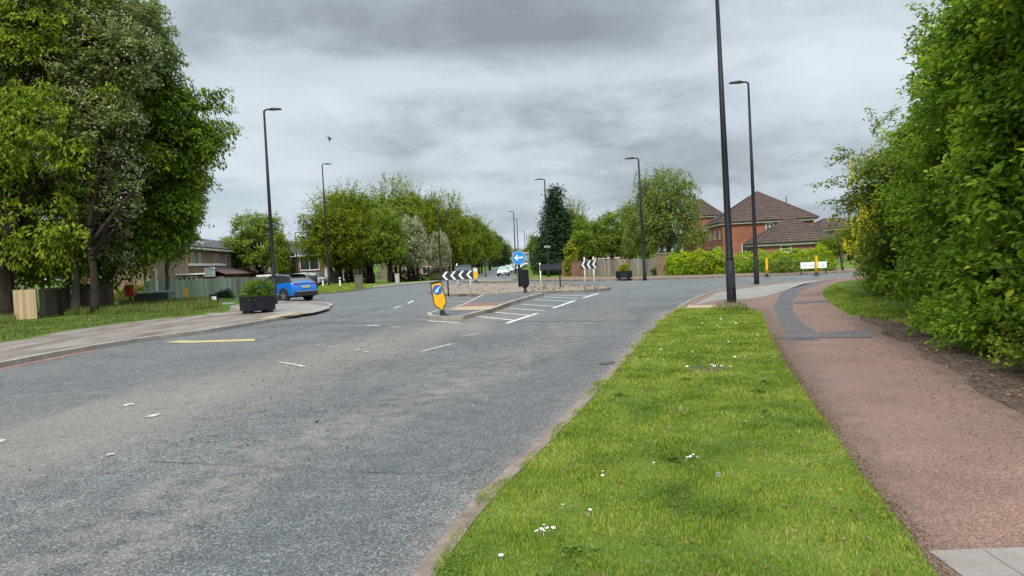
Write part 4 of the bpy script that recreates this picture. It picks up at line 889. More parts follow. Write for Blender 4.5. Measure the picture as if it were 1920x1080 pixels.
lamp(G(516,570,Z), 208, 495, 1, 'black street lamp on the pavement nose in front of the blue car', .10)
lamp(G(617.5,537,Z), 309, 604, 1, 'black street lamp left of the avenue trunks', .10)
lamp(G(1372,567,ZR), -12, 1344, -1, 'thick nearest street lamp at the far end of the grass verge', .115)
lamp(G(1419,532,ZR), 156, 1403, -1, 'black street lamp on the pale paving behind the nearest lamp', .095)
lamp(G(1209,523,Z), 298, 1197, -1, 'black street lamp in front of the timber fence beside the planter', .095)
ls = lamp(G(1028.5,519,Z), 337, 1021, -1, 'street lamp with a small plate, in front of the dark conifer', .10)
mb = MB(); mb.box(-.28,.28,-.14,-.12,2.55,2.7); mb.build('plate', plain('grey_plate', (.3,.33,.32), .5), ls)
lamp((P(826,515,88).x,88), 378, 821, -1, 'thin street lamp in the avenue beside the small white hawthorn', .10)
lamp((P(967,500,120).x,120), 397, 963, -1, 'tall distant street lamp just left of the round blue sign', .12)
lamp((P(973,500,145).x,145), 411, 969, -1, 'second distant street lamp beside the round blue sign', .12)
lamp((P(986,500,200).x,200), 434, 983, -1, 'third distant street lamp down the exit road', .13)
lamp((P(990,500,240).x,240), 441, 987, -1, 'farthest street lamp down the exit road', .13)
lamp((P(994,500,280).x,280), 447, 991, -1, 'faint last street lamp at the end of the exit road', .13)
lamp((P(558,500,86).x,86), 437, 553, 1, 'short street lamp behind the blue car, beside the far brown house', .09)
lamp((P(1567,515,46).x,45), 438, 1568, -1, 'slim dark post with a small lantern right of the street name sign', .06)
lamp((P(910,500,105).x,105), 484, 909, -1, 'low post with a pale head in the avenue left of the traffic queue', .07, name='lamp_post')

# ------------------------------------------------------------------ bollards and signs
def bollard(loc, rz, label, h=1.07, ry=0, arrow=True, back=None, wd=.46, face=None):
    root = thing('traffic_bollard', loc, label, 'bollard', rz=rz, group='traffic bollards', ry=ry)
    w_ = wd/2; b = .13; poly = [(0, b), (w_, b+.26), (w_*.86, h), (-w_*.86, h), (-w_, b+.26)]
    MB().prism(poly, -.05, .05).build('shell', BLK if back is None else back, root, bevel=.012)
    MB().path([(0,0,-.02), (0,0,.02), (0,0,.03), (0,0,.16)], [.17,.16,.085,.075], 14).build('base', BLKM, root)
    if face is not None:
        i = .028; pin = [(0, b+.045), (w_-i, b+.272), (w_*.86-i, h-.06), (-w_*.86+i, h-.06), (-w_+i, b+.272)]
        MB().prism(pin, -.056, -.05).build('face', face, root)
    if arrow:
        d = MB().disc((0, h-.25), .145, -.066, -.056); dd = d.build('arrow_sign', BLUE, root)
        M = Matrix.Translation((0, 0, h-.25)) @ Matrix.Rotation(R_(135), 4, 'Y')
        MB().prism([(-.10,.018),(.02,.018),(.02,.06),(.11,0),(.02,-.06),(.02,-.018),(-.10,-.018)], -.071, -.066, M).build('arrow', WHT, dd)
        for q in ((0,.5),(-.05,.28),(.07,.28),(0,.22)): MB().disc(q, .010, -.06, -.055, 10).build('rivet', BLKM, root)
    return root
g = G(831, 592, .13); yaw = math.atan2(-g[0], g[1])
bollard((g[0], g[1], .125), 0.12, 'leaning yellow bollard with a blue keep left arrow at the tip of the splitter island', h=1.06, ry=R_(-9.5), face=YEL, wd=.40)
g = G(985, 549, .13); bollard((g[0], g[1], .125), 3.3, 'plain black back of a bollard at the rear of the splitter island', h=1.1, arrow=False, wd=.42)
def far_boll(px, py, rz, label, white=False, h=1.0, ry=0, ztop=.12, wd=.36):
    g = G(px, py, ztop); r = bollard((g[0], g[1], ztop), rz, label, h=h, arrow=False, back=YEL, wd=wd, ry=ry)
    if white: MB().disc((0, h+.12), .18, -.04, .04).build('reflector_disc', plain('disc_white%d' % px, (.6,.62,.6), .4), r)
    return r
far_boll(892, 528, 0, 'yellow bollard topped with a white disc on the far island', True, h=.82, wd=.42)
far_boll(1438, 519, 1.35, 'yellow bollard seen edge-on with a pale top, on the far right kerb', h=1.02, ztop=Z)
far_boll(1531, 516, 1.35, 'yellow bollard seen edge-on in front of the white street name sign', h=1.05, ztop=Z)
far_boll(350, 566, .6, 'small yellow post in the long grass before the pale green fence', h=.85, ztop=Z, wd=.22)
def board(loc, wd, hh, z0, n, label, rz=0, posts=((-.5, BLK), (.5, PINKW)), back=False, backmat=None, name='chevron_sign', cat='sign', over=0):
    root = thing(name, loc, label, cat, rz=rz, group='boards on the roundabout')
    MB().box(-wd/2, wd/2, -.015, .015, z0, z0+hh).build('panel', backmat or NAVY, root)
    for fx, mt in posts: MB().path([(fx*wd, .035, -.05), (fx*wd, .035, z0+hh+over)], .035, 10).build('post', mt, root, smooth=True)
    if n:
        st = wd/n; c = st*.30
        for k in range(n):
            x = -wd/2+st*k+.04; m_ = z0+hh/2; p_ = .0
            MB().prism([(x, m_), (x+st*.45, z0+hh-.01), (x+st*.45+c, z0+hh-.01), (x+c, m_), (x+st*.45+c, z0+.01), (x+st*.45, z0+.01)], -.020, -.015).build('chevron', WHT, root)
    if back:
        for zz in (z0+.06, z0+hh-.08): MB().box(-wd/2, wd/2, -.03, -.015, zz, zz+.03).build('rail', BLKM, root)
    return root
def gz_off(px, py, z=.12): g = G(px, py, z); return (g[0], g[1], z)
L0 = gz_off(859.5, 553.5); board(L0, 1.56, .43, .76, 4, 'black board with four white chevrons pointing left', rz=.05, posts=((-.31, BLK), (.40, PINKW)))
L1 = gz_off(870, 540); board(L1, 1.0, .42, 1.0, 0, 'blank grey back of a sign board behind the four chevron board', rz=-.05, posts=((-.38, WHT), (.42, BLK)), backmat=GREYB, back=True, name='sign_back', over=.12)
L2 = gz_off(1034, 538); board(L2, 1.2, .34, .93, 0, 'black blank back of a sign board right of the round blue sign', rz=.1, posts=((-.48, WHT), (.42, BLK)), back=True, name='sign_back', over=.08)
L3 = gz_off(1106, 543.5); board(L3, .76, .40, 1.0, 3, 'black board with three white chevrons on two white posts', rz=-.05, posts=((-.26, PINKW), (.3, PINKW)), over=.16)
# round blue sign
g = G(975, 538, .12); root = thing('arrow_sign', (g[0], g[1], .12), 'round blue sign with a white arrow pointing left on a black post', 'sign')
zc = P(974, 483, g[1]).z-.12
MB().path([(0,.06,-.05), (0,.06,zc+.1)], .085, 14).build('post', BLK, root, smooth=True)
MB().disc((0, zc), .395, -.02, -.0).build('rim', WHT, root); dsc = MB().disc((0, zc), .38, -.026, -.02, 36).build('disc', BLUEL, root)
MB().prism([(-.27, zc), (-.08, zc+.17), (-.02, zc+.12), (-.10, zc+.045), (.26, zc+.045), (.26, zc-.045), (-.10, zc-.045), (-.02, zc-.12), (-.08, zc-.17)], -.031, -.026).build('arrow', WHT, root)
# big direction sign seen from behind, down the exit road
g = P(977, 500, 84); root = thing('direction_sign', (g.x, 84, gz(84)+.06), 'large grey direction sign seen from behind on two posts, behind the round blue sign', 'sign')
hz = P(977, 473, 84).z-gz(84); hb = P(977, 494, 84).z-gz(84)
for s in (-.92, .92): MB().path([(s,0,-.1),(s,0,hz+.15)], .05, 8).build('post', GALV, root)
MB().box(-.86,.86,.06,.08,hb,hz-.05).build('panel', plain('pale_sign_back', (.30,.34,.36), .5), root)
for zz in (hb+.2, hz-.3): MB().box(-.92,.92,-.06,.0,zz,zz+.06).build('rail', GALV, root)
# street name sign
g = G(1526, 512, Z); root = thing('street_name_sign', (g[0], g[1], Z), 'long white street name sign low in front of the far hedge', 'sign', rz=-.25)
zt = P(1526, 491, g[1]).z-Z; zb_ = P(1526, 503, g[1]).z-Z; wd = 46/F*g[1]
MB().box(-wd/2, wd/2, -.02, .02, zb_, zt).build('plate', WHT, root)
for s in (-.47, .47): MB().box(s*wd-.04, s*wd+.04, .02, .08, -.05, zt).build('post', BLKM, root)
rs = np.random.RandomState(4); mb = MB(); x = -wd/2+.12
while x < wd/2-.14:
    c = .05+.04*rs.rand(); mb.box(x, x+c*.4, -.024, -.020, zb_+.10, zb_+.24); mb.box(x+c*.4, x+c, -.024, -.020, zb_+.19-.05*rs.randint(0, 3), zb_+.21-.05*rs.randint(0, 2)+.01); x += c+.05+(.1 if rs.rand() < .15 else 0)
mb.build('lettering', plain('faded_lettering', (.42,.45,.46), .6), root)

# ------------------------------------------------------------------ planters, cabinets, small things on the left
def planter(loc, rz, label, wd=1.35, dp=1.35, h=.68, leaf='cherry', folr=.62, folz=.3, seed=1, group='planters'):
    root = thing('planter', loc, label, 'planter', rz=rz, group=group)
    hx, hy = wd/2, dp/2; c = .22
    pl_ = [(-hx+c,-hy),(hx-c,-hy),(hx,-hy+c),(hx,hy-c),(hx-c,hy),(-hx+c,hy),(-hx,hy-c),(-hx,-hy+c)]
    mb = MB(); n = 8
    mb.add([(x*.98,y*.98,.1) for x, y in pl_]+[(x,y,h) for x, y in pl_]+[(x*.9,y*.9,h) for x, y in pl_]+[(x*.86,y*.86,h-.08) for x, y in pl_],
           [tuple(range(n))[::-1]]+[(i,(i+1) % n,n+(i+1) % n,n+i) for i in range(n)]+[(n+i,n+(i+1) % n,2*n+(i+1) % n,2*n+i) for i in range(n)]+[(2*n+i,2*n+(i+1) % n,3*n+(i+1) % n,3*n+i) for i in range(n)])
    mb.build('tub', BLK, root, bevel=.01)
    MB().add([(x*.86,y*.86,h-.08) for x, y in pl_], [tuple(range(n))]).build('soil', SOIL, root)
    for s in (-1, 1): MB().box(s*hx*.6-.12, s*hx*.6+.12, -hy*.8, hy*.8, 0, .1).build('foot', BLKM, root)
    for i, (x, y) in enumerate(((0,-hy),(hx,0))):
        M = Matrix.Translation((x*.985, y*.985, h*.5)) @ Matrix.Rotation(0 if i == 0 else R_(90), 4, 'Z'); MB().box(-.17,.17,-.02,.02,-.16,.13, M).build('panel', plain('planter_panel', (.010,.014,.026), .35), root)
    rs = np.random.RandomState(seed); V, Fi, ln = foliage([((0,0,h+folz*.4),(folr,folr,folz*1.3)), ((folr*.3,0,h+folz*.5),(folr*.6,folr*.6,folz)), ((-folr*.3,.1,h+folz*.6),(folr*.5,folr*.5,folz))], 340, 16, .085, rs, length=.32, hang=.1, up=.3)
    pp_ = npmesh('plant', V, Fi, LF[leaf], root); return root
g = G(475.5, 588, Z); planter((g[0], g[1]+.5, Z), .55, 'black octagonal planter with a bushy dark green plant on the left pavement nose', leaf='cherry', wd=1.24, dp=1.24, h=.68, folr=.60, folz=.38)
g = G(1170, 523.5, Z); planter((g[0], g[1], Z), -.15, 'black planter with a yellow-green plant in front of the timber fence', leaf='gold', wd=1.05, dp=.8, h=.55, folr=.25, folz=.26, seed=2)
g = P(821, 526, 76); root = thing('tub_planter', (g.x, 76, gz(76)+.06), 'low round mossy tub planter on the far left verge', 'planter')
MB().path([(0,0,0),(0,0,.25),(0,0,.7),(0,0,.8)], [.75,.9,1.0,1.05], 16).build('tub', mk_mottle('mossy_wood', [(.04,.06,.02),(.09,.10,.04)], 3), root)
V, Fi, ln = foliage([((0,0,.95),(.95,.95,.35))], 160, 14, .14, np.random.RandomState(8), length=.3); npmesh('plant', V, Fi, mk_blades('purple_leaf', [(.05,.03,.03),(.10,.08,.06),(.12,.14,.05)]), root)
def cabinet(px, base, top, wd, mat, label, name='utility_cabinet', rz=0., arch=False):
    g = G(px, base, Z); h = P(px, top, g[1]).z-Z; w_ = wd/F*g[1]/2; root = thing(name, (g[0], g[1], Z), label, 'cabinet', rz=rz)
    MB().box(-w_, w_, -w_*.8, w_*.8, .06, h-.06).build('body', mat, root, bevel=.02); MB().box(-w_-.03, w_+.03, -w_*.8-.03, w_*.8+.03, h-.06, h).build('lid', mat, root, bevel=.015)
    MB().box(-w_+.0, w_, -w_*.82, w_*.82, -.02, .06).build('plinth', KERBD, root); MB().box(-w_*.8, w_*.8, -w_*.8-.015, -w_*.8, .15, h-.15).build('door', mat, root, bevel=.004); return root
CABG = plain('cabinet_green', (.13,.125,.075), .7, var=.25); CABW = plain('cabinet_pale', (.40,.39,.34), .7, var=.15); BING = plain('bin_grey_green', (.10,.135,.11), .7)
cabinet(674, 543, 516, 13, CABG, 'weathered green-brown utility cabinet on the far left verge')
cabinet(745.5, 533, 513, 7.5, CABW, 'narrow pale utility cabinet beside the footway under the avenue')
cabinet(711, 523, 509, 7, CABW, 'dull white cabinet standing among the avenue trunks')
# post box
g = G(245, 573, Z); root = thing('post_box', (g[0], g[1], Z), 'bright red post box on a thin black pole in the long grass', 'post box', rz=.35)
z1 = P(245, 534, g[1]).z-Z; z0 = P(245, 555.5, g[1]).z-Z
MB().path([(0,0,-.05),(0,0,z0)], .04, 10).build('pole', BLK, root); MB().box(-.24,.24,-.2,.2,z0,z1-.05).build('body', REDM, root, bevel=.015); MB().box(-.26,.26,-.22,.22,z1-.05,z1).build('cap', REDM, root, bevel=.02)
MB().box(-.14,.14,-.212,-.2,z1-.18,z1-.15).build('slot', BLK, root);
g = G(282, 571, Z); root = thing('storage_bin', (g[0], g[1]+.5, Z), 'low grey-green storage bin behind the long grass', 'bin', rz=.1)
z1 = P(282, 548, g[1]).z-Z; MB().box(-1.0,1.0,-.4,.4,0,z1-.07).build('body', BING, root, bevel=.02); MB().add([(-1.04,-.45,z1-.09),(1.04,-.45,z1-.09),(1.04,.45,z1-.02),(-1.04,.45,z1-.02),(-1.0,-.42,z1-.03),(1.0,-.42,z1-.03),(1.0,.42,z1+.05),(-1.0,.42,z1+.05)],[(3,2,1,0),(4,5,6,7),(0,1,5,4),(1,2,6,5),(2,3,7,6),(3,0,4,7)]).build('lid', BING, root)
g = G(288, 567, Z); root = thing('white_post', (g[0], g[1]+1, Z), 'tall white post at the left end of the pale green fence', 'post'); h = P(280, 508, g[1]+1).z; MB().path([(-.2,0,0),(-.2,0,h-.12)], .07, 10).build('shaft', WHT, root); MB().path([(-.2,0,h-.12),(-.2,0,h-.08),(-.2,0,h)], [.11,.12,.05], 10).build('finial', WHT, root)
g = G(402, 568, Z); root = thing('a_board_sign', (g[0], g[1], Z), 'little white notice in a black frame standing by the shrub', 'sign'); z1 = P(402, 551.5, g[1]).z-Z
for a_, b_, c_, d_ in ((-.26,-.18,0,z1),(.18,.26,0,z1),(-.18,.18,z1-.12,z1),(-.18,.18,.06,.15)): MB().box(a_,b_,-.02,.02,c_,d_).build('frame', BLK, root)
MB().box(-.13,.13,-.03,-.02,.16,z1-.13).build('notice', WHT, root)
g = P(694, 524, 86); root = thing('slatted_barrier', (g.x, 86, gz(86)+.06), 'low dark red slatted barrier among the avenue trunks', 'barrier'); z1 = P(694,513,86).z-gz(86)
for k in range(4): MB().box(-.6,.6,-.02,.02,.25+k*(z1-.25)/4,.25+(k+.75)*(z1-.25)/4).build('slat', plain('barrier_red%d' % k, (.17,.03,.03), .6), root)
for s in (-.5,.5): MB().box(s-.05,s+.05,.02,.1,0,z1).build('post', BLKM, root)
for px, lb in ((606,'short white post beside the white parked car'),(638,'short white post among the nearest avenue trunks')):
    g = G(px, 538, Z); r = thing('marker_post', (g[0], g[1], Z), lb, 'post'); MB().box(-.06,.06,-.06,.06,0,.85).build('shaft', WHT, r); MB().box(-.07,.07,-.07,.07,.62,.72).build('band', BLK, r)

# ------------------------------------------------------------------ fences and walls
def fence(name, A, B, h, mat, label, bw=.12, gap=.006, post_every=1.9, jag=0., capm=None, thick=.03, postmat=None, rs=None, h2=None):
    A = Vector((*A, 0)); B = Vector((*B, 0)); L_ = (B-A).length; rz = math.atan2(B.y-A.y, B.x-A.x); root = thing(name, (A.x, A.y, Z), label, 'fence', rz=rz)
    rs = rs or np.random.RandomState(3); n = int(L_/bw); per = max(1, int(post_every/bw)); h2 = h2 or h; k = 0
    while k < n:
        mb = MB(); e = min(k+per, n)
        for i in range(k, e):
            x = i*bw; hh = h+(h2-h)*(x/L_)+jag*rs.randn(); y = .01*rs.randn()
            mb.box(x, x+bw-gap, y-thick/2, y+thick/2, .03, hh)
        mb.box(k*bw, e*bw, thick, thick+.05, .35, .43); mb.box(k*bw, e*bw, thick, thick+.05, h*.78, h*.78+.08)
        mb.build('panel', mat, root); MB().box(k*bw-.05, k*bw+.05, thick+.05, thick+.14, 0, h+(h2-h)*(k*bw/L_)+.04).build('post', postmat or mat, root)
        if capm: MB().box(k*bw, e*bw, -.03, .03, h+.0, h+.03).build('capping', capm, root)
        k = e
    return root
WP = mk_wood('pale_green_timber', [(0.230,0.270,0.209), (0.297,0.365,0.270), (0.392,0.446,0.351)]); WPG = mk_wood('grey_timber', [(.17,.155,.135), (.24,.22,.19), (.32,.30,.265)])
WD = mk_wood('dark_timber', [(.06,.05,.035), (.095,.08,.055), (.13,.12,.085)]); WL = mk_wood('new_timber', [(0.323,0.223,0.123), (0.427,0.314,0.180), (0.522,0.399,0.247)])
WG = mk_wood('weathered_timber', [(.15,.125,.10), (.235,.20,.165), (.34,.30,.255)])
pA = P(275, 560, 52); pM = P(447, 560, 57); pB = P(543, 556, 60.5)
fence('timber_fence', (pA.x, pA.y), (pM.x, pM.y), P(275,527,52).z-Z, WP, 'pale green painted timber fence behind the long grass', h2=P(447,520,57).z-Z)
fence('timber_fence', (pM.x, pM.y+.02), (pB.x, pB.y), P(447,520,57).z-Z, WPG, 'unpainted grey stretch of timber fence behind the blue car', h2=P(543,518,60.5).z-Z)
a = G(28, 601, Z); b = G(74, 599, Z); fence('timber_fence', a, b, P(50,543,a[1]).z-Z, WL, 'new pale orange timber fence at the far left', bw=.11, post_every=.95, postmat=WD)
a = G(76, 597, Z); b = G(136, 585, Z); fence('timber_fence', a, b, P(100,541,a[1]).z-Z, WD, 'dark brown timber fence between the new timber and the tree trunks', bw=.13)
a = G(137, 584.5, Z); b = G(216, 573, Z); fence('timber_fence', a, b, P(170,531,a[1]).z-Z, WD, 'darkened picket fence behind the tree trunks', bw=.15, gap=.03, jag=.03)
a = P(735, 500, 138); b = P(925, 500, 225)
fence('timber_fence', (a.x, a.y), (b.x, b.y), 2.0, WD, 'long dark fence far behind the avenue trunks', bw=.5, post_every=6, gap=.02, jag=.05)
a = G(1100, 519, Z); b = P(1236, 516, 53.5); a = P(1100, 518, 60)
fence('timber_fence', (a.x, a.y), (b.x, b.y), P(1100,487,60).z-Z, WG, 'weathered vertical board fence right of the brick wall', bw=.14, gap=.03, jag=.02, h2=P(1236,485,53.5).z-Z)
c = P(1056, 518, 66); d = P(1099, 518, 60.05); L_ = math.hypot(d.x-c.x, d.y-c.y); root = thing('garden_wall', (c.x, c.y, Z), 'red brick garden wall beneath the small golden conifer', 'wall', rz=math.atan2(d.y-c.y, d.x-c.x)); hw = P(1080,489,63).z-Z
MB().box(0, L_, -.11, .11, -.05, hw-.06).build('brickwork', BRW, root); MB().box(-.02, L_, -.14, .14, hw-.06, hw).build('coping', BRW, root)
q = P(1243, 517, 53.2); root = thing('brick_pier', (q.x, q.y, Z), 'square brown brick pier at the right end of the board fence', 'wall', rz=-.3); hw = P(1243,474,53.2).z-Z
MB().box(-.4,.4,-.3,.3,-.05,hw-.1).build('brickwork', BRB, root); MB().box(-.44,.44,-.34,.34,hw-.1,hw).build('coping', KERBD, root)
q = P(566, 530, 66); root = thing('black_gate', (q.x, q.y, Z), 'black solid gate behind the blue car', 'gate'); h = P(566, 519, 66).z-Z
for k in range(7): MB().box(-1.3+k*.37, -1.3+k*.37+.35, -.02, .02, .05, h).build('board', BLKM, root)
for s in (-1.36, 1.34): MB().box(s-.06, s+.06, -.06, .06, 0, h+.05).build('post', BLK, root)

# ------------------------------------------------------------------ houses
def window(mb_parent, M, x, z, wd, h, lights=2, name='window', trans=.0, glaz=0):
    """frame proud of the wall in the local frame M (x along the wall, -y outwards)"""
    f = .07; mb = MB(); mb.box(x, x+f, -.05, .02, z, z+h, M); mb.box(x+wd-f, x+wd, -.05, .02, z, z+h, M); mb.box(x+f, x+wd-f, -.05, .02, z, z+f, M); mb.box(x+f, x+wd-f, -.05, .02, z+h-f, z+h, M)
    for k in range(1, lights): mb.box(x+wd*k/lights-.035, x+wd*k/lights+.035, -.045, .02, z+f, z+h-f, M)
    for k in range(1, glaz+1): mb.box(x+f, x+wd-f, -.04, .02, z+h*k/(glaz+1)-.02, z+h*k/(glaz+1)+.02, M)
    o = mb.build(name, UPVC, mb_parent); MB().box(x+f*.5, x+wd-f*.5, -.015, .015, z+f*.5, z+h-f*.5, M).build('pane', GLASS, o); MB().box(x-.06, x+wd+.06, -.11, -.002, z-.07, z, M).build('sill', UPVC, o); return o
def frame(origin, dirx):
    d = Vector((dirx[0], dirx[1], 0)).normalized(); y = Vector((-d.y, d.x, 0)); M = Matrix.Identity(4)
    for r in range(3): M[r][0] = d[r]; M[r][1] = y[r]; M[r][2] = (0, 0, 1)[r]; M[r][3] = origin[r]
    return M
def hip_roof(parent, x0, x1, y0, y1, z0, z1, mat, M, courses=20, ridge=None, ov=.35, name='roof'):
    """stepped tile courses from the eaves to the apex/ridge"""
    X0, X1, Y0, Y1 = x0-ov, x1+ov, y0-ov, y1+ov; cx, cy = (X0+X1)/2, (Y0+Y1)/2; rx, ry = ridge or (0, 0)
    def ring(t, e=0.): return [(X0+(cx-rx-X0)*t-e, Y0+(cy-ry-Y0)*t-e), (X1+(cx+rx-X1)*t+e, Y0+(cy-ry-Y0)*t-e), (X1+(cx+rx-X1)*t+e, Y1+(cy+ry-Y1)*t+e), (X0+(cx-rx-X0)*t-e, Y1+(cy+ry-Y1)*t+e)]
    mb = MB()
    for k in range(courses):
        t0, t1 = k/courses, (k+1)/courses; a = ring(t0, .13); b = ring(min(t1, .995), .0); za = z0+(z1-z0)*t0; zb = z0+(z1-z0)*t1+.03
        V = [(x, y, za-.03) for x, y in a]+[(x, y, za+.085) for x, y in a]+[(x, y, zb) for x, y in b]
        mb.add(V, [(i, (i+1) % 4, 4+(i+1) % 4, 4+i) for i in range(4)]+[(4+i, 4+(i+1) % 4, 8+(i+1) % 4, 8+i) for i in range(4)], M)
    rf = mb.build(name, mat, parent)
    mh = MB(); a = ring(0, .05); tp = [(cx-rx, cy-ry), (cx+rx, cy-ry), (cx+rx, cy+ry), (cx-rx, cy+ry)]
    for i in range(4): mh.path([M @ Vector((*a[i], z0+.07)), M @ Vector((*tp[i], z1+.08))], .11, 6)
    if rx or ry: mh.path([M @ Vector((*tp[0], z1+.08)), M @ Vector((*tp[2], z1+.08))], .12, 6)
    mh.build('hip_tiles', mat, rf)
    MB().box(X0+.05, X1-.05, Y0+.05, Y1-.05, z0-.27, z0-.04, M).build('fascia', UPVC, parent)
    mg = MB()
    for (p, q_) in ((0,1),(1,2),(2,3),(3,0)): mg.path([M @ Vector((*a[p], z0-.05)), M @ Vector((*a[q_], z0-.05))], .055, 6)
    mg.build('gutter', BLKM, parent)
    return rf
IDM = Matrix.Identity(4)
# right house: block with pyramid roof, rear wing, and hip roofed garage
o0 = P(1356, 470, 86); root = thing('brick_house', (o0.x, o0.y, gz(86)), 'red brick house with a steep brown pyramid roof behind the hedges', 'house')
M = frame((0, 0, 0), (.992, -.12)); zb0 = gz(86); ze = P(1356, 417, 86).z-zb0; Wd = (1516-1356)/F*86*1.03; Dp = 10.5; zr = P(1408, 362, 91).z-zb0
MB().box(0, Wd, 0, Dp, -.5, ze-.22, M).build('wall', BRR, root); hip_roof(root, 0, Wd, 0, Dp, ze, zr, TILEB, M, 15)
MB().box(.25, 4.2, Dp, Dp+11, -.5, ze-.45, M).build('wall', BRR, root)
mb = MB(); mb.add([(-.1,Dp,ze-.42),(4.6,Dp,ze-.42),(4.6,Dp+11.4,ze-.42),(-.1,Dp+11.4,ze-.42),(2.2,Dp-2,ze+1.6),(2.2,Dp+9,ze+1.6)],[(0,1,4),(0,4,5,3),(1,2,5,4),(2,3,5),(3,2,1,0)], M); mb.build('rear_roof', TILEB, root)
MB().box(-.02,.0,Dp,Dp+11.2,ze-.6,ze-.43, M).build('rear_fascia', UPVC, root)
xw = lambda px: (px-1356)/160*Wd
window(root, M, xw(1432), P(1440,431,85).z-zb0, xw(1446)-xw(1432), 1.05, 2, glaz=2)
window(root, M, xw(1389), .95, 1.15, 1.55, 1, glaz=0)
MS = M @ Matrix.Translation((0, 0, 0)) @ Matrix.Rotation(R_(-90), 4, 'Z')      # left side wall: x runs towards the camera
for d_, zz in ((1.4, .0), (5.2, 0), (9.3, 0)): window(root, MS, -d_-.9, ze-1.85, .9, 1.05, 2, glaz=1)
for d_ in (2.0, 6.5): window(root, MS, -d_-1.2, .9, 1.2, 1.3, 2, glaz=1)
MB().path([M @ Vector((xw(1462),-.06,2.2)), M @ Vector((xw(1462),-.06,ze-.2))], .045, 6).build('drainpipe', BLKM, root)
for (x_, y_, h_) in ((Wd*.47, Dp*.5, .9), (Wd*.86, Dp*.6, 1.9)):
    zt_ = zr-.1 if x_ < Wd*.6 else ze+(zr-ze)*.3; MB().path([M @ Vector((x_, y_, zt_-.3)), M @ Vector((x_, y_, zt_+h_))], .05, 6).build('flue', BLKM, root)
o1 = P(1424, 470, 73); root = thing('garage', (o1.x, o1.y, gz(73)), 'single storey brick garage with a brown hipped roof beside the pyramid roofed house', 'garage')
M = frame((0, 0, 0), (.99, -.13)); ze = P(1424, 456.5, 73).z-gz(73); Wg = (1561-1424)/F*73; MB().box(0, Wg, 0, 5.6, -.3, ze-.22, M).build('wall', BRW, root)
hip_roof(root, 0, Wg, 0, 5.6, ze, P(1484, 411, 75).z-gz(75)-.1, TILEB, M, 10, ridge=(.35, 0)); window(root, M, (1462-1424)/137*Wg, ze-1.0, 1.0, .72, 1, glaz=1); 
o2 = P(1290, 470, 106); root = thing('brick_house', (o2.x, o2.y, gz(106)), 'second red brick house partly hidden behind the weeping birch', 'house')
M = frame((0, 0, 0), (.99, -.13)); ze = P(1345,403,106).z-gz(106); MB().box(0, 4.6, 0, 7, -.5, ze-.22, M).build('wall', BRR, root); hip_roof(root, 0, 4.6, 0, 7, ze, P(1322,384,109).z-gz(109)+.6, TILEB, M, 12, ridge=(0, 1.4)); 
o3 = P(1542, 470, 120); root = thing('distant_house', (o3.x, o3.y, gz(120)), 'brown roof of a distant house showing above the bushes right of the garage', 'house')
M = IDM; ze = P(1560,428,120).z-gz(120); MB().box(0, 7, 0, 8, -.5, ze-.2).build('wall', BRW, root); hip_roof(root, 0, 7, 0, 8, ze, P(1560,411,124).z-gz(120), TILEB, M, 8, ridge=(1.5, 0))
o4 = P(1034, 480, 96); root = thing('bungalow', (o4.x, o4.y, gz(96)), 'red brick bungalow with white windows glimpsed between the garden trees', 'bungalow')
Wb = (1178-1034)/F*96; ze = P(1100,468,96).z-gz(96); MB().box(0, Wb, 0, 7, -.3, ze-.2).build('wall', BRR, root)
mb = MB(); mb.add([(-.3,-.4,ze),(Wb+.3,-.4,ze),(Wb+.3,7.4,ze),(-.3,7.4,ze),(-.3,3.5,ze+1.5),(Wb+.3,3.5,ze+1.5)],[(0,1,5,4),(2,3,4,5),(0,4,3),(1,2,5),(3,2,1,0)]); mb.build('roof', TILEG, root)
for px in (1104, 1122, 1132, 1142, 1152): window(root, IDM, (px-1034)/F*96, ze-1.25, .6 if px > 1110 else .9, .95, 1)
MB().box(-.3, Wb+.3, -.42, -.38, ze-.2, ze-.02).build('fascia', UPVC, root)

# left terrace: long row with porches, seen along its front
o5 = P(352, 500, 76); e5 = P(484, 500, 112); Lt = math.hypot(e5.x-o5.x, e5.y-o5.y)
root = thing('terraced_houses', (o5.x, o5.y, 0), 'brown brick terrace with grey roof and maroon porch roof behind the green fence', 'house')
M = frame((0, 0, 0), (e5.x-o5.x, e5.y-o5.y)); ze = 4.75
MB().box(0, Lt, 0, 8, -.8, ze-.25, M).build('wall', BRB, root)
mb = MB(); mb.add([(-.3,-.45,ze),(Lt+.3,-.45,ze),(Lt+.3,8.4,ze),(-.3,8.4,ze),(-.3,4,ze+1.75),(Lt-2.2,4,ze+1.75)],[(0,1,5,4),(2,3,4,5),(0,4,3),(1,2,5),(3,2,1,0)], M); rf = mb.build('roof', TILEG, root)
MB().box(-.3, Lt+.3, -.50, -.44, ze-.28, ze+.02, M).build('fascia', UPVC, root); MB().path([M @ Vector((-.3,-.55,ze+.02)), M @ Vector((Lt+.3,-.55,ze+.02))], .06, 6).build('gutter', BLKM, root)
mb = MB(); mb.box(Lt*.30, Lt*.30+3.4, 1.1, 2.2, ze+.62, ze+1.0, M); mb.build('skylight', plain('skylight_frame', (.5,.52,.52), .3), rf)
def xt(px):     # distance along the terrace for a photo column
    d = ray(px, 480); A = Vector((o5.x, o5.y)); u = Vector((M[0][0], M[1][0])); k = d.x/d.y
    return (A.x-k*A.y)/(k*u.y-u.x)
for px, wd, h, l in ((358,1.0,1.25,2),(372,.9,1.25,2),(402,1.6,1.15,2),(423,2.0,1.75,2),(444,2.2,1.75,2),(461,1.6,1.1,2),(474,.9,1.1,1)): window(root, M, xt(px), ze-.65-h, wd, h, l)
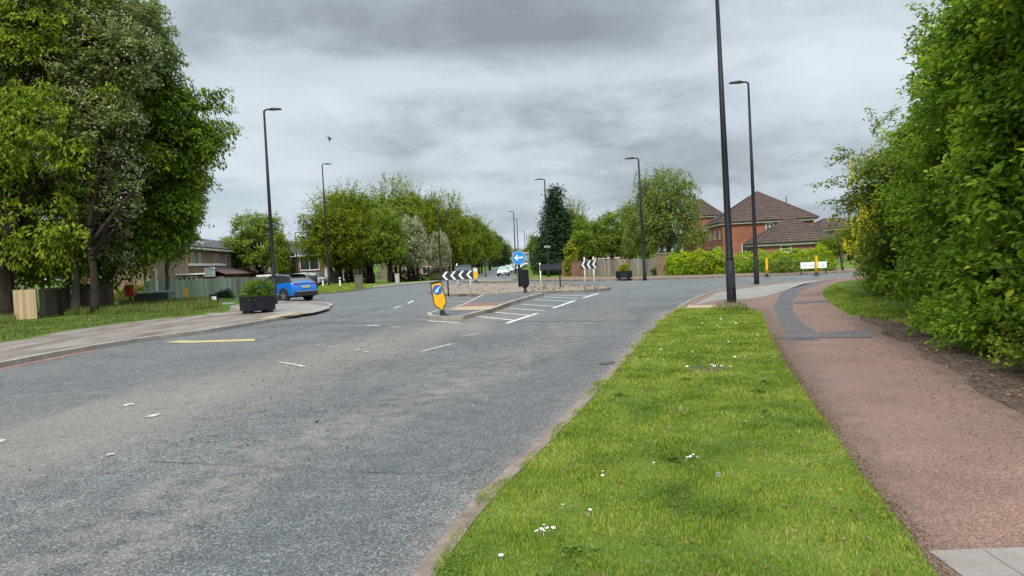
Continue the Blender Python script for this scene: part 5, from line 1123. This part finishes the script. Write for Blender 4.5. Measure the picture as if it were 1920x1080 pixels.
MB().box(xt(352), xt(420), -.12, -.02, 2.75, 3.0, M).build('lintel_band', UPVC, root)
x0, x1 = xt(379), xt(484)
mb = MB(); mb.add([(x0,-.02,2.75),(x1+.2,-.02,2.2),(x1+.2,-2.4,1.55),(x0,-2.4,1.75),(x0,-.02,2.65),(x1+.2,-.02,2.1),(x1+.2,-2.4,1.45),(x0,-2.4,1.65)],[(0,3,2,1),(4,5,6,7),(0,1,5,4),(1,2,6,5),(2,3,7,6),(3,0,4,7)], M); mb.build('porch_roof', TILEM, root)
MB().box(x0+.3, x1, -2.1, -.0, -.5, 1.5, M).build('porch_wall', BRB, root); MB().box(x0+.0, x0+.06, -1.25, -.05, 1.5, 2.55, M).build('porch_panel', WHT, root)
MB().box(xt(390), xt(390)+.07, -2.42, -2.36, 0, 1.5, M)
MB().path([M @ Vector((xt(440),-.06,.3)), M @ Vector((xt(440),-.06,ze-.3))], .05, 6).build('drainpipe', BLKM, root)
for px in (350, 366): window(root, M, xt(px), .4, 1.6, 1.2, 2)
# brown gable wall glimpsed under the left trees, and a low flat garage
o6 = P(150, 530, 60); root = thing('brick_house', (o6.x, o6.y, 0), 'brown brick house wall with a black drainpipe under the left trees', 'house'); Wl = (277-150)/F*60
M = frame((0,0,0), (1,.1)); MB().box(0, Wl, 0, 9, -.3, 4.6, M).build('wall', BRB, root); mb = MB(); mb.add([(-.3,-.3,4.6),(Wl+.3,-.3,4.6),(Wl+.3,9.3,4.6),(-.3,9.3,4.6),(-.3,4.5,6.6),(Wl+.3,4.5,6.6)],[(0,1,5,4),(2,3,4,5),(0,4,3),(1,2,5),(3,2,1,0)], M); mb.build('roof', TILEG, root)
xp = (193-150)/F*60; MB().path([M @ Vector((xp,-.08,P(193,528,60).z)), M @ Vector((xp,-.08,4.4))], .09, 8).build('drainpipe', BLKM, root)
o7 = P(-60, 530, 52); root = thing('white_shed', (o7.x, o7.y, 0), 'white rendered outbuilding glimpsed at the left edge behind the trunk', 'shed'); MB().box(0, 2.6, 0, 3, 0, 2.3).build('wall', WHT, root); MB().box(-.15, 2.75, -.15, 3.15, 2.3, 2.42).build('roof', TILEG, root)
o7 = P(290, 530, 66); root = thing('porch_row', (o7.x, o7.y, 0), 'row of white framed porches and windows behind the pale green fence', 'porch'); Wl = (362-290)/F*70
M = frame((0,0,0), (.93,.36)); MB().box(0, Wl*1.1, 0, 2.5, 0, 1.8, M).build('wall', BRB, root); MB().box(-.2, Wl*1.1+.2, -.3, 2.7, 1.8, 1.92, M).build('roof', UPVC, root)
for k in range(3): window(root, M, .2+k*1.2, .6, .9, 1.05, 2)
# brown houses behind the avenue
def row_house(px0, px1, Y0, Y1, eave, label, depth=8, wins=(), doors=(), name='brick_house', z0=None, rise=2.0):
    a = P(px0, 500, Y0); b = P(px1, 500, Y1); zb = gz(Y0); root = thing(name, (a.x, a.y, zb), label, 'house'); M = frame((0,0,0), (b.x-a.x, b.y-a.y)); L_ = math.hypot(b.x-a.x, b.y-a.y); ze = P(px0, eave, Y0).z-zb
    MB().box(0, L_, 0, depth, -.8, ze-.2, M).build('wall', BRB, root); mb = MB(); mb.add([(-.3,-.4,ze),(L_+.3,-.4,ze),(L_+.3,depth+.4,ze),(-.3,depth+.4,ze),(-.3,depth/2,ze+rise),(L_+.3,depth/2,ze+rise)],[(0,1,5,4),(2,3,4,5),(0,4,3),(1,2,5),(3,2,1,0)], M); mb.build('roof', TILEG, root)
    MB().box(-.3, L_+.3, -.44, -.39, ze-.25, ze, M).build('fascia', UPVC, root)
    for px, z, wd, h in wins: window(root, M, (px-px0)/(px1-px0)*L_, z, wd, h, 2)
    for px, wd, h in doors:
        x = (px-px0)/(px1-px0)*L_; d_ = MB().box(x, x+wd, -.07, .02, 0, h, M).build('door', UPVC, root)
        MB().disc((x+wd/2, h*.62), wd*.3, -.09, -.07, 16, M).build('fanlight', GLASS, d_); MB().box(x+wd*.2, x+wd*.8, -.09, -.07, h*.12, h*.6, M).build('pane', GLASS, d_)
    return root
row_house(556, 700, 98, 104, 478, 'brown brick house behind the nearest avenue trunks with a white fanlight door', wins=((562,2.2,2.6,1.7),(640,.6,1.4,1.3),(668,.6,1.2,1.3)), doors=((606,2.0,2.4),))
row_house(740, 850, 125, 130, 480, 'distant brown brick house behind the middle of the avenue', wins=((760,.6,1.6,1.3),(790,.6,1.6,1.3)))
o8 = P(486, 530, 82); root = thing('flat_garage', (o8.x, o8.y, 0), 'low brick garage with a flat white edged roof behind the blue car', 'garage'); Wl = (574-486)/F*82; ze = P(520,515,82).z
MB().box(0, Wl, 0, 6, -.6, ze-.15).build('wall', BRB, root); MB().box(-.2, Wl+.2, -.25, 6.2, ze-.15, ze+.05).build('roof', UPVC, root); MB().box(Wl*.55, Wl*.95, -.05, .0, -.3, ze-.25).build('garage_door', plain('garage_door_grey', (.22,.22,.21), .6), root)

# ------------------------------------------------------------------ cars
TYRE = plain('tyre', (.015,.015,.016), .85); RIM = plain('alloy_dark', (.10,.10,.11), .35, .7); CLAD = plain('black_cladding', (.022,.023,.026), .7)
CGL = plain('car_glass', (.03,.035,.04), .05, 0, 1.0, var=.2); CHR = plain('chrome', (.75,.75,.75), .2, .8); REDL = plain('tail_red', (.35,.01,.02), .25); HEADL = plain('headlight', (.85,.87,.9), .2, emit=4.0); PLATE = plain('number_plate', (.62,.55,.30), .5)
def car(name, label, paint, roofm, st, L_=4.3, wr=.34, wx=(.85, 3.45), suv=True, group=None, face='rear', platemat=None, glass=None, cat='car'):
    """lofted body; x = length with the rear at 0, y = width, z up. Sections: (x, z_bottom, z_belt, z_top, half width, half width at roof)"""
    root = thing(name, (0, 0, 0), label, cat, group=group); secs = []
    for (x, zb, zbelt, zt, hw, hr) in st:
        half = [(hw*.90, zb), (hw*.985, zb+.10), (hw, zb+(zbelt-zb)*.45), (hw*.985, zbelt-.10), (hw*.955, zbelt), (hr, zt-.07 if zt-zbelt > .2 else zbelt+(zt-zbelt)*.5), (hr*.82, zt-.012), (hr*.4, zt)]
        secs.append([(x, y, z) for y, z in half]+[(x, -y, z) for y, z in half[::-1]])
    n = len(secs[0]); V = [p for s_ in secs for p in s_]; body, glassf, rooff, cladf = [], [], [], []
    for i in range(len(secs)-1):
        cab = st[i][3]-st[i][2] > .25 or st[i+1][3]-st[i+1][2] > .25; both = st[i][3]-st[i][2] > .25 and st[i+1][3]-st[i+1][2] > .25
        for j in range(n-1):
            f = (i*n+j, i*n+j+1, (i+1)*n+j+1, (i+1)*n+j); k = min(j, n-2-j)
            if k == 4 and cab: glassf.append(f)
            elif k >= 5 and cab and not both: glassf.append(f)
            elif k >= 5 and both: rooff.append(f)
            elif k == 0: cladf.append(f)
            else: body.append(f)
        cladf.append((i*n, (i+1)*n, (i+1)*n+n-1, i*n+n-1))
    caps = [tuple(range(n))[::-1], tuple((len(secs)-1)*n+j for j in range(n))]
    def sub(fs, nm, mt, sm=True):
        used = sorted({i for f in fs for i in f}); mp = {u: k for k, u in enumerate(used)}; m_ = MB(); m_.add([V[u] for u in used], [tuple(mp[i] for i in f) for f in fs]); return m_.build(nm, mt, root, smooth=sm)
    sub(body+caps, 'body', paint); sub(glassf, 'windows', glass or CGL, False); sub(rooff, 'roof', roofm); sub(cladf, 'underbody', CLAD, False)
    hw = max(s_[4] for s_ in st)
    for x in wx:
        for s_ in (1, -1):
            MB().disc((x, wr+.03), wr+.075, s_*(hw-.04) if s_ > 0 else -(hw+.012), s_*(hw+.012) if s_ > 0 else -(hw-.04), 24).build('wheel_arch', CLAD, root)
            wh = MB().disc((0, 0), wr, -.11, .11, 28); o = wh.build('wheel', TYRE, root, bevel=.02); o.location = (x, s_*(hw-.085), wr)
            mr = MB(); mr.disc((0,0), wr*.64, -.005, .005, 24)
            r_ = mr.build('rim', RIM, o); r_.location = (0, s_*.112, 0)
            ms = MB()
            for k in range(5): ms.box(-.025, .025, -.006, .006, .03, wr*.62, Matrix.Rotation(k*2*math.pi/5, 4, 'Y'))
            q_ = ms.build('spokes', GALV, o); q_.location = (0, s_*.12, 0)
    # glazing pillars, mirrors, lights, bumpers
    xs_ = [s_[0] for s_ in st if s_[3]-s_[2] > .25]
    for s_ in (1, -1):
        MB().box(st[-1][0]-1.55, st[-1][0]-1.38, min(s_*(hw+.0), s_*(hw+.16)), max(s_*(hw+.0), s_*(hw+.16)), .98, 1.12).build('mirror', BLK, root, bevel=.03)
    return root
suv = [(0.0,.42,.66,.70,.72,.60), (.06,.30,.80,.84,.82,.70), (.12,.27,.96,1.00,.86,.74), (.22,.25,1.04,1.10,.88,.74), (.62,.22,1.07,1.47,.89,.62), (.95,.21,1.03,1.53,.89,.64), (1.7,.2,.99,1.55,.89,.66), (2.4,.2,.97,1.50,.89,.65), (3.1,.2,.99,1.05,.885,.74), (3.7,.22,.95,.99,.87,.70), (4.05,.26,.86,.90,.82,.66), (4.24,.32,.66,.70,.72,.58), (4.3,.42,.6,.64,.62,.5)]
CB = plain('metallic_blue', (.008,.17,.62), .33, .2, .5, var=.04, coat=.35); CBR = plain('black_roof', (.03,.035,.04), .15, 0, .8)
bc = car('blue_car', 'bright blue compact SUV turning into the side road behind the left lamp post', CB, CBR, suv)
MB().box(.10,.16,-.80,.80,.93,1.0).build('tail_panel', BLK, bc)
for s in (-1, 1): MB().box(.085,.20,s*.60-.22,s*.60+.22,.925,1.005).build('tail_light', REDL, bc, bevel=.01)
MB().box(-.02,.06,-.26,.26,.74,.86).build('number_plate', PLATE, bc); MB().box(-.045,.12,-.82,.82,.30,.55).build('rear_bumper', CLAD, bc, bevel=.03); MB().box(-.055,-.045,-.70,.70,.545,.575).build('trim_strip', CHR, bc)
MB().box(.44,.74,-.58,.58,1.485,1.512).build('spoiler', BLK, bc, bevel=.015); MB().box(1.2,3.1,.895,.91,.40,.46).build('sill_trim', CHR, bc)
MB().box(.95,2.0,-.50,.50,1.545,1.565).build('sunroof', CGL, bc)
lw = Vector(G(535, 566.5)); rw = Vector(G(580, 566.5)); ang = R_(-16-41)
hd_ = Vector((math.sin(ang), math.cos(ang))); side = Vector((-hd_.y, hd_.x)); ctr = lw-side*.80-hd_*.85
bc.location = (ctr.x, ctr.y, 0); bc.rotation_euler = (0, 0, math.atan2(hd_.y, hd_.x))
# traffic queue, fronts to the camera
hat = [(0.0,.42,.66,.72,.70,.60), (.1,.28,.90,.96,.82,.72), (.25,.24,.96,1.02,.85,.72), (.75,.2,.98,1.40,.86,.60), (1.3,.2,.95,1.45,.865,.62), (2.1,.2,.92,1.44,.865,.62), (2.5,.2,.91,1.36,.865,.60), (3.2,.2,.92,.97,.86,.70), (3.7,.22,.82,.86,.84,.66), (3.98,.28,.66,.72,.76,.6), (4.08,.4,.58,.62,.62,.5)]
def queue_car(k, px, Y, paint, label):
    c_ = car('queuing_car', label, paint, paint, hat, group='cars queuing on the exit road', wx=(.75, 3.3), wr=.31, glass=plain('glare_glass%d' % k, (.18,.26,.22), .08, 0, 1.0, var=.2))  # greenish-white windscreen glare is put into the base colour of the glass
    MB().box(4.0,4.1,-.52,.52,.42,.56).build('grille', BLK, c_)
    for s in (-1, 1): MB().box(3.86,4.03,s*.62-.16,s*.62+.16,.62,.74).build('headlight', HEADL, c_, bevel=.03)
    MB().box(4.08,4.11,-.26,.26,.36,.47).build('number_plate', WHT, c_); MB().box(3.9,4.09,-.78,.78,.22,.36).build('front_bumper', CLAD, c_, bevel=.02)
    g = P(px, 500, Y); c_.location = (g.x, Y+4.1, gz(Y)+.09); c_.rotation_euler = (0, 0, R_(-90-1.5)); return c_
cc = [((.42,.44,.42),'white hatchback with its headlights on, first in the traffic queue'),((.45,.50,.46),'pale car second in the traffic queue'),((.10,.25,.30),'teal car third in the traffic queue'),((.5,.52,.5),'pale car fourth in the traffic queue'),((.08,.1,.14),'dark car fifth in the traffic queue'),((.5,.5,.5),'light car last in the traffic queue')]
for k, ((px, Y), (c_, lb)) in enumerate(zip(((943.5,108),(955,121),(964,133),(971,146),(977,160),(983,176)), cc)): queue_car(k, px, Y, plain('queue_paint%d' % k, c_, .3, coat=.5), lb)
wc = car('white_car', 'white car parked among the trunks behind the blue car', plain('white_paint', (.6,.62,.63), .3, coat=.5), plain('white_roof', (.6,.62,.63), .3), hat)
g = P(618, 530, 80); wc.location = (g.x-.6, 80, gz(80)+.05); wc.rotation_euler = (0, 0, R_(160))
# ------------------------------------------------------------------ bird
q = P(618.5, 260, 45); root = thing('flying_bird', q, 'black bird in flight against the clouds on the left', 'bird', rz=.3); root.scale = (.72,)*3
mb = MB(); mb.path([(-.16,0,.0),(-.08,0,.01),(.0,0,.02),(.09,0,.01),(.15,0,.0),(.19,0,-.005)], [.012,.035,.05,.04,.026,.006], 10)
mb.add([(.08,0,.02),(-.03,0,.03),(-.12,.10,-.13),(-.10,.14,-.20),(.03,.10,-.12),(.08,0,.005),(-.03,0,.015),(-.12,.10,-.14),(-.10,.14,-.21),(.03,.10,-.13)],[(0,1,2,3,4),(9,8,7,6,5)])
mb.add([(.08,0,.02),(-.03,0,.03),(-.20,-.22,.09),(-.36,-.32,.10),(-.05,-.2,.13),(.08,0,.005),(-.03,0,.015),(-.20,-.22,.08),(-.36,-.32,.09),(-.05,-.2,.12)],[(4,3,2,1,0),(5,6,7,8,9)])
mb.add([(-.14,-.02,.0),(-.14,.02,0),(-.27,.045,0),(-.27,-.045,0),(-.14,-.02,.01),(-.14,.02,.01),(-.27,.045,.006),(-.27,-.045,.006)],[(0,1,2,3),(7,6,5,4)]); mb.build('body', plain('feather_black', (.012,.013,.016), .6), root)
